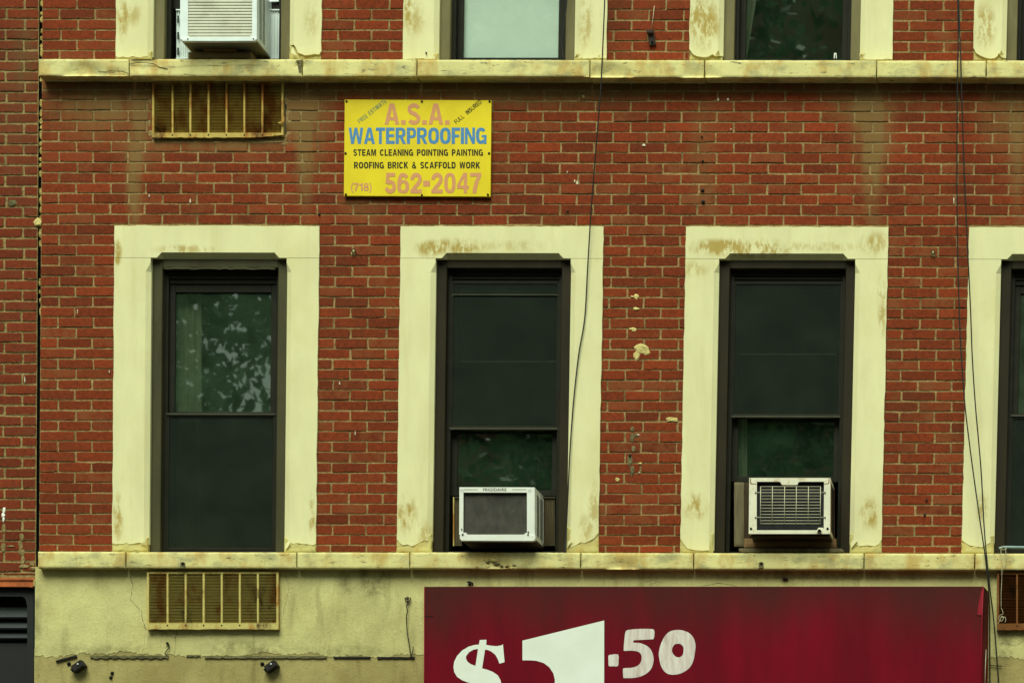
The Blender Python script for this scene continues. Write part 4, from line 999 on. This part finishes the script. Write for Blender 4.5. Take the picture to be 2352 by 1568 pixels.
for x0, x1 in ((1066, 1097), (1176, 1208)):
    mb = MB(); mb.rbox(x0, x1, 1123, 1124.4, YAC - .0012, YAC); mb.build('stamped_slot', simple('slot_grey', sr(150, 152, 132), .6, .05), ac)
for x, y, r in ((1060.3, 1214.3, .004), (1062.6, 1226.6, .006), (1213.4, 1221.2, .005), (1212.8, 1226.8, .005), (1058.5, 1124, .002), (1063, 1124, .002), (1214.6, 1125, .002), (1218.9, 1125, .002)):
    disc(ac, 'screw', x, y, YAC - .005, r, MAT_IRON)
side_grille(ac, b, a, YAC, YAC + .045, YAC + .30, a.z + .03, b.z - .035, 19, MAT_WHITE, MAT_HOLE)
accordion(ac, 1041, 1060, 1143, 1250, .105, 4, MAT_BOARD, MAT_CASE); accordion(ac, 1240, 1274, 1143, 1250, .105, 9, MAT_BOARD, MAT_CASE)
mb = MB(); mb.rbox(1040.5, 1043, 1141, 1253, .098, .12); mb.build('panel_edge', MAT_VENT2, ac)

# third window: wire guard over black coil, rusty corners
ac3 = empty('air_conditioner', I(1814, 1226, .0)); tag(ac3, 'white rust stained air conditioner with a wire guard, set on timber blocks', 'air conditioner', 'window air conditioners')
mb, a, b = shell(1720.8, 1907.2, 1097, 1225.5, YAC, .14); mb.build('cabinet', MAT_WHITE2, ac3)
front_ring([(1719.6, 1225.3), (1906.5, 1225.3), (1907.4, 1097), (1720.8, 1096.8)], [(1738, 1216.8), (1876, 1216.8), (1880, 1211), (1889, 1211), (1892, 1213), (1892.8, 1105.5), (1838, 1105.5), (1834, 1106.5), (1831.5, 1113), (1797.5, 1113), (1795, 1112), (1792.5, 1106.5), (1789, 1105.5), (1738.2, 1105.5)], YAC, YAC + .014).build('face_frame', MAT_WHITE2, ac3)
mb = MB(); mb.rbox(1733, 1897, 1101, 1222, YAC + .026, YAC + .036); mb.build('coil', MAT_COIL2, ac3)
xs = [1607.8 + z * .15383 for z in (905, 1082, 1264, 1440, 1619, 1800)]; ys = [1068 + z * .15383 for z in (318, 365, 408, 456, 501, 548, 594, 640, 686, 733, 778, 825, 870)]
g = empty('wire_guard', I(1816, 1202, YAC), ac3)
MAT_WIRE = simple('pale_wire', sr(206, 198, 164), .45, .1, 20, 0, .4, 0)
for k, y in enumerate(ys):
    e = 6 + 6 if k in (2, 10) else 0
    mb = MB(); mb.tube([I(xs[0] - e, y - (.8 if e else 0), YAC - .004), I(xs[0], y, YAC - .004), I(xs[-1], y, YAC - .004), I(xs[-1] + e, y - (.8 if e else 0), YAC - .004)], .0017, 6); mb.build('wire', MAT_WIRE, g)
for x in xs:
    mb = MB(); mb.tube([I(x, ys[0], YAC - .007), I(x - .8, ys[-1], YAC - .007)], .0018, 6); mb.build('wire', MAT_WIRE, g)
for y in (ys[2], ys[10]):
    for x in (1735, 1895): disc(ac3, 'clip', x, y - .6, YAC - .002, .004, MAT_IRON, .006)
for x, y, r, m in ((1725, 1213.4, .008, MAT_HOLE), (1900.8, 1213.3, .008, MAT_HOLE)): disc(ac3, 'hole', x, y, YAC - .003, r, m, .001, 12)
disc(ac3, 'drain_collar', 1882, 1218.6, YAC - .002, .016, MAT_WHITE2, .012, 6); disc(ac3, 'drain_hole', 1882, 1218.2, YAC - .014, .011, MAT_HOLE, .001, 14)
mb = MB(); mb.poly([(1724, 1111), (1737, 1111.5), (1737, 1110.4), (1727, 1109.6), (1725, 1107), (1724.6, 1098), (1723, 1098), (1723, 1108)], YAC - .0012, YAC, I); mb.build('flange_seam', MAT_VENT3, ac3)
mb = MB(); mb.poly([(1893, 1111.5), (1902, 1111), (1904.6, 1108), (1905, 1098), (1903.6, 1098), (1903, 1107), (1901, 1109.6), (1893, 1110.4)], YAC - .0012, YAC, I); mb.build('flange_seam', MAT_VENT3, ac3)
q, q2 = I(1724, 1226, YAC), I(1905, 1226, YAC)
mb = MB(); mb.box((q.x, YAC + .02, q.z - .012), (q2.x, .14, q.z)); mb.build('underside', MAT_IRON, ac3)
side_grille(ac3, b, a, YAC, YAC + .03, YAC + .3, a.z + .03, b.z - .03, 3, MAT_VENT3, MAT_HOLE, 1, 0)
tag(MB().slab(1686, 1709, 1107, 1255, .10, .125, I, 8, .3, .001, .002, 4).build('filler_board', MAT_BOARD), 'grey weathered board filling the window gap beside the wire guarded air conditioner', 'board')
tag(MB().slab(1709, 1722, 1107, 1255, .106, .13, I, 8, .3, .001, .002, 5).build('filler_board', MAT_WOODD), 'narrow dark brown board behind the wire guarded air conditioner', 'board')
tag(MB().slab(1709, 1920.5, 1236, 1257, -.015, .06, I, 8, .4, .001, .003, 6).build('timber_beam', MAT_WOODB), 'thick timber beam carrying the wire guarded air conditioner', 'timber')
mb = MB(); mb.poly([(1697, 1264), (1705, 1267), (1925, 1267.5), (1938, 1266), (1937, 1262), (1930, 1258.6), (1700, 1258.2), (1696, 1260.5)], -.05, .07, I, .002); tag(mb.build('timber_plank', MAT_BOARD), 'thin weathered plank lying on the sill under the timber beam', 'timber')

# upper left window: pale slatted face
ac1 = empty('air_conditioner', I(500, 94, .0)); tag(ac1, 'large white air conditioner with slatted face above the rusty brick vent', 'air conditioner', 'window air conditioners')
TOP = -36
mb, a, b = shell(413.9, 589.8, TOP, 92, YAC, .14); mb.build('cabinet', MAT_PALEBLUE, ac1)
front_ring([(413.7, 88.6), (589.7, 88.3), (590, TOP), (413.9, TOP)], [(434, 86), (576, 85.6), (579, 81), (579.5, TOP + 14), (432, TOP + 14), (431.5, 81)], YAC, YAC + .012).build('face_frame', MAT_PALEBLUE, ac1)
mb = MB(); y = TOP + 15
while y < 85:
    mb.poly([(431, y + 6.3), (580, y + 6.2), (580, y), (431, y)], YAC + .006, YAC + .016, I, .004); y += 7.0
mb.build('slats', simple('pale_grey_slats', sr(206, 204, 184), .6, .06, 10, 0, .3, .05, sr(158, 146, 122), 6, .45), ac1, kind='stuff')
mb = MB(); mb.rbox(428, 583, TOP + 8, 88, YAC + .02, YAC + .03); mb.build('coil', simple('slat_backing', sr(172, 168, 146), .8), ac1)
mb = MB(); mb.poly([(415, 90.5), (419, 95.2), (500, 95.6), (584, 95), (590, 91), (590, 87.4), (580, 86.5), (576, 83.6), (573, 87), (437, 87.2), (433, 83.6), (430, 87.3), (414.3, 88)], YAC - .004, YAC + .03, I, .003); mb.build('base_pan', MAT_PALEBLUE, ac1)
q, q2 = I(420, 95, YAC), I(588, 95, YAC)
mb = MB(); mb.box((q.x, YAC + .025, q.z - .004), (q2.x, .14, q.z + .012)); mb.build('underside', simple('grey_underside', sr(120, 112, 92), .6, .1, 9), ac1)
side_grille(ac1, b, a, YAC, YAC + .04, YAC + .20, a.z + .03, b.z - .02, 30, MAT_PALEBLUE, MAT_HOLE, 2, .009, .0045)
for x, y in ((431, 89.4), (582, 89.2)): disc(ac1, 'screw', x, y, YAC - .005, .004, MAT_IRON)
accordion(ac1, 405, 440, 24, 133, .115, 7, MAT_PALEBLUE, MAT_PALEBLUE); accordion(ac1, 618, 643, 24, 133, .115, 4, MAT_PALEBLUE, MAT_PALEBLUE)
for y in (36, 74, 110):
    mb = MB(); mb.rbox(407, 411, y, y + 17, .106, .11); mb.build('panel_slot', MAT_STEELD, ac1)
mb = MB(); mb.rbox(608, 640, -12, 4, .125, .14); mb.build('sash_guard', MAT_PALEBLUE, ac1)
tag(MB().slab(467.5, 540.5, 106.5, 119, -.075, .05, I, 8, .4, .001, .002, 8).build('timber_block', MAT_WOOD2), 'small pine block directly under the upper air conditioner', 'timber')
tag(MB().slab(432, 576.5, 120, 135, -.09, .05, I, 8, .5, .001, .003, 9).build('timber_plank', MAT_WOOD), 'weathered plank on the upper sill under the pine block', 'timber')

# ------------------------------------------------------------------ cables, conduit, string
def smooth(p, k=5):
    o = []
    for i in range(len(p) - 1):
        a, b, c, d = p[max(i - 1, 0)], p[i], p[i + 1], p[min(i + 2, len(p) - 1)]
        for j in range(k):
            t = j / k; o.append(tuple(.5 * (2 * b[m] + (c[m] - a[m]) * t + (2 * a[m] - 5 * b[m] + 4 * c[m] - d[m]) * t * t + (3 * b[m] - a[m] - 3 * c[m] + d[m]) * t ** 3) for m in range(len(b))))
    return o + [p[-1]]
def cable(name, pts, r, mat, label, cat='cable', group=None, n=6):
    mb = MB(); mb.tube([I(*p) for p in smooth(pts)], r, n); return tag(mb.build(name, mat), label, cat, group)
cable('cable', [(1393, -120, -.13), (1389, 0, -.135), (1384, 120, -.135), (1379, 215, -.13), (1369, 340, -.1), (1358, 480, -.06), (1350, 610, -.04), (1343, 730, -.03), (1329, 815, -.03), (1317, 925, -.03), (1309, 1040, -.03), (1304, 1150, -.03), (1300, 1230, -.04), (1298, 1268, -.08)], .0042, MAT_CABLE, 'single black cable running down to the sill beside the middle window')
cable('cable', [(2200, -120, -.15), (2200, 0, -.15), (2201, 90, -.15), (2199, 183, -.15), (2198, 365, -.12), (2198.5, 517, -.1), (2203, 707, -.09), (2208, 817, -.09), (2216, 926, -.1), (2225, 1005, -.11), (2236, 1089, -.12), (2252, 1203, -.14), (2263, 1278, -.15), (2271, 1354, -.13), (2273, 1429, -.08), (2273.5, 1568, -.07), (2274, 1700, -.07)], .0042, MAT_CABLE, 'left one of the paired black cables crossing the right hand pier', 'cable', 'paired cables at the right')
cable('cable', [(2202, -120, -.15), (2202, 0, -.155), (2205, 90, -.15), (2208, 183, -.15), (2213.5, 365, -.12), (2220, 517, -.1), (2229, 707, -.09), (2233, 817, -.09), (2240, 926, -.1), (2247, 1005, -.11), (2254, 1089, -.12), (2260, 1203, -.14), (2266, 1278, -.155), (2274, 1354, -.14), (2283, 1429, -.09), (2294, 1568, -.07), (2304, 1700, -.07)], .0042, MAT_CABLE, 'right one of the paired black cables crossing the right hand pier', 'cable', 'paired cables at the right')
cable('cable', [(1303, -100, .0), (1302, 0, -.005), (1296, 50, -.005), (1291, 90, 0), (1292, 115, 0), (1295, 135, -.01)], .004, MAT_CABLE, 'short black cable along the frame of the shaded upper window')
cable('conduit', [(2295, 1259, -.10), (2300, 1257.5, -.1), (2310, 1256, -.1), (2352, 1256.5, -.1), (2480, 1258, -.1)], .009, MAT_PIPE, 'pale blue conduit lying on the sill at the right edge', 'pipe', None, 10)
st = empty('string', I(2303, 1410, -.12)); tag(st, 'thin white string tied to the blue conduit and hanging in knots', 'string')
for p in ([(2296, 1259, -.115), (2304, 1254, -.118), (2312, 1259, -.115), (2304, 1262, -.118), (2298, 1257, -.116)], [(2299, 1261, -.12), (2299.5, 1275, -.125), (2302, 1290, -.125), (2300, 1306, -.125), (2301, 1330, -.1), (2299.5, 1360, -.1), (2299.5, 1396, -.09)],
          [(2309, 1259, -.12), (2311, 1275, -.125), (2309, 1295, -.125), (2304, 1306, -.125), (2301, 1325, -.1)],
          [(2300, 1396, -.09), (2304, 1408, -.095), (2297, 1412, -.09), (2294, 1420, -.09), (2300, 1426, -.092), (2305, 1418, -.09), (2300, 1414, -.09), (2297, 1424, -.09), (2291, 1432, -.09), (2284, 1437, -.09)], [(2300, 1418, -.09), (2308, 1416, -.09), (2310, 1424, -.09), (2308, 1428, -.09)]):
    mb = MB(); mb.tube([I(*q) for q in smooth(p)], .0017, 5); mb.build('strand', MAT_STRING, st)

# ------------------------------------------------------------------ fixings on the wall
br = empty('iron_bracket', I(1495, 104, 0)); tag(br, 'rusty iron bracket bolted to the brick above the upper ledge', 'bracket')
mb = MB(); mb.poly([(1491, 104), (1506, 103), (1501, 70), (1487, 72)], -.02, .004, I, .003); mb.build('plate', MAT_IRON, br)
mb = MB(); mb.rbox(1485, 1500, 68, 76, -.045, -.01, I, .003); mb.build('hook', MAT_IRON, br); disc(br, 'bolt', 1498, 97, -.024, .008, MAT_HOLE)
mb = MB(); mb.tube([I(1497, 66, -.006), I(1500, 40, -.006), I(1503, 14, -.006)], .002, 5); mb.build('wire', MAT_STRING, br)
def bolt(dx, dy, label, r=.011, y=0., mat=MAT_IRON, name='anchor_bolt', cat='bolt'):
    o = empty(name, I(dx, dy, y)); tag(o, label, cat, 'old fixings in the wall')
    disc(o, 'washer', dx, dy, y - .003, r, mat, .004, 12); disc(o, 'head', dx, dy, y - .008, r * .5, MAT_BLACKIRON, .01, 6); return o
bolt(1614, 437, 'upper of two rusty bolts set in brick below the middle ledge', .012); bolt(1615, 463, 'lower of two rusty bolts set in brick below the middle ledge', .012)
bolt(1612, 314, 'small dark fixing in the brick right of the yellow sign', .007); bolt(1614, 370, 'dark rusty fixing high above the third window', .008)
bolt(1304, 485, 'single dark bolt hole in brick above the middle window', .007, 0, MAT_BLACKIRON); bolt(733, 492, 'rusty fixing in brick between first and middle lintel', .008)
bolt(2124, 1181, 'ringed bolt in the right pier beside the third window', .008); bolt(2128, 1148, 'dark plug in the right pier above the ringed bolt', .007, 0, MAT_BLACKIRON)
bolt(1447, 1045, 'bolt in the cracked brick of the middle pier', .01); bolt(979, 122, 'dark bolt hole low on the upper cream jamb', .006, YL, MAT_BLACKIRON)
for (x, y, lb) in ((812, 577, 'eye bolt in mortar between the first and middle window'), (2143, 580, 'eye bolt in mortar beside the right hand window head')):
    o = empty('eye_bolt', I(x, y, 0)); tag(o, lb, 'bolt', 'old fixings in the wall')
    mb = MB(); mb.tube([I(x + 4 * math.cos(k * math.pi / 6), y + 5 * math.sin(k * math.pi / 6), -.018) for k in range(13)], .004, 6, False); mb.build('eye', MAT_IRON, o)
    mb = MB(); lump(mb, x, y + 3, 6, 8, -.005, rnd, .012); mb.build('collar', MAT_PATCH, o)
for (x, lb) in ((419, 'square clip on the lower ledge under the first window'), (1748, 'square clip on the lower ledge under the wire guarded air conditioner')):
    o = empty('sill_clip', I(x, 1304, -.12)); tag(o, lb, 'clip', 'clips on the lower ledge')
    mb = MB(); mb.poly([(x - 5.5, 1304), (x + 5.5, 1304), (x + 5.5, 1292), (x + 3, 1289.5), (x - 3, 1289.5), (x - 5.5, 1292)], -.124, -.11, I, .002); mb.build('plate', MAT_CEMENT, o); disc(o, 'hole', x + .5, 1293.5, -.125, .008, MAT_HOLE)
# patches, splashes, cracks belonging to the wall
def blob(name, lst, mat, par=bld, y=-.004, d=.014):
    for (x, yy, w, h) in lst:
        mb = MB(); lump(mb, x, yy, w, h, y, rnd, d, I, 11); mb.build(name, mat, par)
blob('mortar_patch', [(1461, 682, 6, 7), (1452, 681, 4, 2.5), (1461, 709, 8, 3.5), (1456, 757, 7, 6), (1449, 755, 4, 3), (1474, 800, 17, 14), (1462, 815, 8, 13), (1484, 808, 10, 9), (1541, 963, 13, 6), (1552, 964, 6, 6), (1418, 1101, 5, 5.5), (1470, 1064, 4, 3), (1340, 222, 4, 5)], MAT_PATCH)
blob('mortar_patch', [(1452, 1005, 5, 12), (1455, 1030, 6, 10), (1447, 1055, 7, 16), (1452, 1080, 5, 14), (1461, 1000, 4, 6), (1452, 985, 5, 7)], MAT_CEMENT)
blob('paint_splash', [(1479, 334, 5, 3), (1326, 420, 3, 6), (1320, 416, 2, 4), (1650, 229, 2, 4), (1672, 229, 2.6, 4), (1679, 297, 1.5, 2), (437, 462, 2, 5), (343, 450, 1.6, 4), (178, 717, 1.5, 7), (57, 872, 1.4, 9), (1466, 998, 4, 1.5), (1468, 1085, 2, 2), (780, 880, 1.5, 4), (2191, 460, 1.4, 10), (251, 853, 1.5, 4), (816, 995, 1.2, 6), (1303, 396, 1, 4)], MAT_WHITE2, bld, -.005, .008)
def crack(pts, r=.0016, y=YS, mat=MAT_HOLE, name='crack'):
    mb = MB(); p2 = []
    for (a, b), (c, d) in zip(pts, pts[1:]):
        for k in range(4):
            t = k / 4; p2.append((a + (c - a) * t + (rnd.uniform(-.9, .9) if k else 0), b + (d - b) * t + (rnd.uniform(-.7, .7) if k else 0)))
    p2.append(pts[-1]); mb.tube([I(a, b, y + r * .4) for a, b in p2], [r * rnd.uniform(.5, 1.1) for _ in p2], 5); mb.build(name, mat, bld)
crack([(298, 1312), (302, 1336), (306, 1340), (303, 1356), (300, 1377), (312, 1390), (326, 1403), (328, 1424), (334, 1444)], .0022)
crack([(328, 1438), (336, 1444), (352, 1448), (372, 1446), (384, 1456), (402, 1464), (410, 1450)]); crack([(408, 1434), (404, 1460), (402, 1490), (400, 1504)]); crack([(334, 1446), (332, 1475), (326, 1503)], .001)
crack([(402, 1462), (425, 1462), (440, 1448)], .0012); crack([(657, 1320), (664, 1350), (655, 1390), (645, 1432)], .001); crack([(500, 1448), (530, 1458), (570, 1452), (600, 1444)], .001)
crack([(1493, 1318), (1510, 1326), (1506, 1338), (1490, 1342)], .0013); crack([(1620, 1344), (1650, 1338), (1680, 1342), (1692, 1346)], .002); crack([(1950, 1324), (1965, 1332), (1985, 1326)], .001); crack([(1388, 1318), (1386, 1345)], .001); crack([(2300, 1476), (2318, 1479), (2334, 1482), (2345, 1474), (2360, 1468)], .0016)
crack([(2304, 1478), (2304, 1500), (2296, 1530), (2294, 1570)], .0014, YS + .005); crack([(308, 1512), (300, 1525), (282, 1536), (262, 1542)], .0012, YS + .005); crack([(1480, 1336), (1500, 1332), (1515, 1338)], .0014)
# eroded cracks in the ledges
ysl = -.1255
crack([(297, 146), (330, 144), (352, 147), (368, 155), (385, 158)], .0026, ysl - .0); crack([(225, 166), (246, 166), (248, 164), (280, 164), (295, 170)], .0026, ysl); crack([(372, 154), (440, 151), (520, 150), (600, 149)], .0008, ysl)
mb = MB(); mb.poly([(686, 165), (691.5, 166), (692, 138), (680, 139), (688, 144), (684, 150)], ysl - .001, ysl + .004, I); mb.build('chipped_joint', MAT_CEMENT, bld)
blob('chip', [(1120, 1291, 5, 2.5), (1140, 1294, 8, 4), (1152, 1299, 5, 2.5), (1182, 1298, 7, 2.5), (1095, 1301, 5, 3), (1165, 1300, 6, 2), (1210, 1300, 4, 2)], MAT_CEMENT, bld, -.118, .01)
blob('chip', [(1090, 1297, 8, 5), (1133, 1286, 10, 4), (1175, 1303, 9, 3), (1118, 1300, 7, 4)], MAT_PATCH, bld, -.117, .01)

# ------------------------------------------------------------------ remains of an old sign on the stucco
def strip(pts_top, pts_bot, label, mat=MAT_CEMENT):
    mb = MB(); mb.poly(pts_bot + pts_top[::-1], YS - .008, YS + .01, I, .001); return tag(mb.build('edge_strip', mat), label, 'strip', 'rusted strips left along the stucco')
def scal(x0, x1, y0, y1, amp, per, seed):
    r = random.Random(seed); n = int((x1 - x0) / 4)
    xs = [x0 + (x1 - x0) * k / n for k in range(n + 1)]
    return [(x, y0 + .6 * amp * abs(math.sin(x / per * math.pi)) * -1 + r.uniform(-.4, .4)) for x in xs], [(x, y1 + amp * abs(math.sin(x / per * math.pi)) + r.uniform(-.4, .4)) for x in xs]
strip(*scal(207, 386, 1505.5, 1509, 3, 21, 1), 'scalloped grey strip on the stucco under the lower left vent'); strip(*scal(470, 750, 1505.5, 1510, 1.2, 30, 2), 'longest dark strip along the stucco left of the red sign')
strip(*scal(766, 850, 1507, 1510.5, .4, 20, 3), 'short dark strip left of the red sign', MAT_BLACKIRON); strip(*scal(866, 952, 1507.5, 1511, .4, 20, 4), 'short dark strip touching the hanging wire', MAT_BLACKIRON)
strip(*scal(428, 460, 1503, 1506, 1.5, 12, 5), 'small broken strip between the scalloped and the longest strip')
mb = MB(); mb.poly([(127, 1519), (129, 1515), (174, 1503), (176, 1507)], YS - .014, YS + .01, I, .001); tag(mb.build('wood_sliver', MAT_BLACKIRON), 'tilted dark sliver above the left square tube bracket', 'strip')
for (x, y, lb) in ((178, 1527, 'black square tube stub bolted to the stucco at the far left'), (622, 1527, 'black square tube stub below the lower left vent')):
    o = empty('tube_stub', I(x, y + 12, YS)); tag(o, lb, 'bracket', 'square tube stubs')
    ca, sa = math.cos(math.radians(35)), math.sin(math.radians(35))
    def rr(a, b): return (x + a * ca + b * sa, y - a * sa + b * ca)
    mb = MB(); mb.poly([rr(-15, 8), rr(12, 8), rr(12, -8), rr(-15, -8)], YS - .07, YS + .01, I, .004); mb.build('tube', MAT_BLACKIRON, o)
    mb = MB(); mb.poly([rr(-19, 5), rr(-12, 9), rr(-12, -2), rr(-19, -4)], YS - .05, YS + .01, I, .003); mb.build('tab', MAT_BLACKIRON, o)
    a, b = rr(2, -2); disc(o, 'rivet', a, b, YS - .073, .006, MAT_PALEBLUE); a, b = rr(9, -6); disc(o, 'rivet', a, b, YS - .073, .004, MAT_BOARD)
    a, b = rr(-14, -14); disc(o, 'plug', a, b, YS + .002, .013, MAT_HOLE, .006)
for (x, y, lb) in ((258, 1545, 'upper of two dark plug holes in the lower stucco'), (255, 1555, 'lower of two dark plug holes in the lower stucco')): bolt(x, y, lb, .012, YS + .006, MAT_HOLE, 'plug_hole', 'hole')
w = empty('hanging_wire', I(935, 1510, YS)); tag(w, 'twisted dark wire hanging from a bolt left of the red sign', 'wire')
mb = MB(); mb.tube([I(a, b, YS - .02) for a, b in smooth([(936, 1374), (937, 1385), (934, 1392), (936, 1402), (934, 1412), (934, 1430), (936, 1455), (940, 1480), (943, 1500), (944, 1507)])], .0032, 6); mb.build('strand', MAT_BLACKIRON, w)
mb = MB(); mb.tube([I(a, b, YS - .02) for a, b in smooth([(944, 1507), (948, 1495), (949, 1486), (948, 1483)])], .003, 6); mb.build('strand', MAT_BLACKIRON, w)
disc(w, 'bolt', 936, 1373, YS - .02, .012, MAT_CEMENT, .012); mb = MB(); mb.tube([I(930, 1372, YS - .015), I(932, 1379, YS - .018), I(937, 1382, YS - .018), I(942, 1377, YS - .016), I(943, 1371, YS - .015)], .004, 6); mb.build('hook', MAT_BLACKIRON, w)
w = empty('hanging_wire', I(384, 1505, YS)); tag(w, 'short bent wire above the scalloped strip', 'wire')
mb = MB(); mb.tube([I(a, b, YS - .012) for a, b in smooth([(384, 1477), (388, 1480), (388, 1487), (382, 1494), (379, 1500), (383, 1504)])], .003, 6); mb.build('strand', MAT_BLACKIRON, w); disc(w, 'bolt', 384, 1476, YS - .01, .009, MAT_BLACKIRON, .01)
for (x, y, lb) in ((1079, 1340, 'hooked stub on the stucco above the left part of the red sign'), (1802, 1330, 'rusty stub on the stucco above the right part of the red sign')):
    o = bolt(x, y, lb, .012, YS); mb = MB(); mb.tube([I(x - 6, y - 4, YS - .02), I(x, y - 5, YS - .03), I(x + 6, y - 2, YS - .015), I(x + 7, y + 3, YS)], .005, 6); mb.build('hook', MAT_IRON, o)
for (x, y) in ((2285, 1480), (2280, 1527), (2288, 1528)):
    pass
mb = MB(); mb.tube([I(2274, 1527, YS - .01), I(2302, 1529, YS - .01)], .003, 6); tag(mb.build('cable_clip', MAT_BLACKIRON), 'small bar holding the paired cables beside the red sign', 'clip')

# ------------------------------------------------------------------ street trees that the panes mirror
def leaf_mat():
    t = NT('tree_leaves'); r, g, b = t.attr()
    c = t.mix(r, (.03, .075, .02), (.08, .15, .04)); return t.done(c, .6, None, 0, .3)
MAT_LEAF = leaf_mat(); MAT_BARK = simple('tree_bark', (.11, .09, .065), .9, .3, 15)
def tree(x, y, zc, rx, rz, n, seed, label):
    rg = np.random.default_rng(seed); T = empty('street_tree', (x, y, 0)); tag(T, label, 'tree', 'street trees mirrored in the panes')
    mb = MB(); mb.tube([(x, y, -.15), (x + .05, y, 2), (x, y + .1, zc - 1.5), (x + .2, y, zc + 1)], [.24, .19, .14, .05], 10)
    r2 = random.Random(seed)
    for k in range(9):
        a = r2.uniform(0, 6.28); h = r2.uniform(zc - 2.6, zc); L = r2.uniform(.5, .9)
        mb.tube([(x, y, h), (x + math.cos(a) * rx * .45 * L, y + math.sin(a) * rx * .45 * L, h + 1), (x + math.cos(a) * rx * L, y + math.sin(a) * rx * L, h + 1.8)], [.09, .05, .015], 6)
    mb.build('trunk', MAT_BARK, T)
    nc = 70; d = rg.normal(size=(nc, 3)); d /= np.linalg.norm(d, axis=1)[:, None]; cc = d * (rg.random((nc, 1)) ** .4) * np.array([rx, rx, rz])
    ci = rg.integers(0, nc, n); p = cc[ci] + rg.normal(size=(n, 3)) * .42 + np.array([x, y, zc])
    t1 = rg.normal(size=(n, 3)); t1 /= np.linalg.norm(t1, axis=1)[:, None]; t2 = np.cross(t1, rg.normal(size=(n, 3))); t2 /= np.linalg.norm(t2, axis=1)[:, None]
    s = rg.uniform(.06, .11, (n, 1)); V = np.stack([p - t1 * s, p + t2 * s * .55, p + t1 * s, p - t2 * s * .55], 1).reshape(-1, 3)
    me = MB(); me.v = V.tolist(); me.f = [(4 * i, 4 * i + 1, 4 * i + 2, 4 * i + 3) for i in range(n)]; me.sm = [False] * n
    tone = np.repeat(rg.random(n), 4); me.c = np.stack([tone, tone, tone, np.ones_like(tone)], 1).tolist()
    me.build('crown', MAT_LEAF, T)
tree(-7.2, -13.5, 10.2, 3.8, 3.9, 19000, 1, 'leafy street tree mirrored in the first window pane'); tree(-.6, -13.5, 10.4, 3.6, 4.1, 19000, 2, 'leafy street tree mirrored in the middle and third window panes')
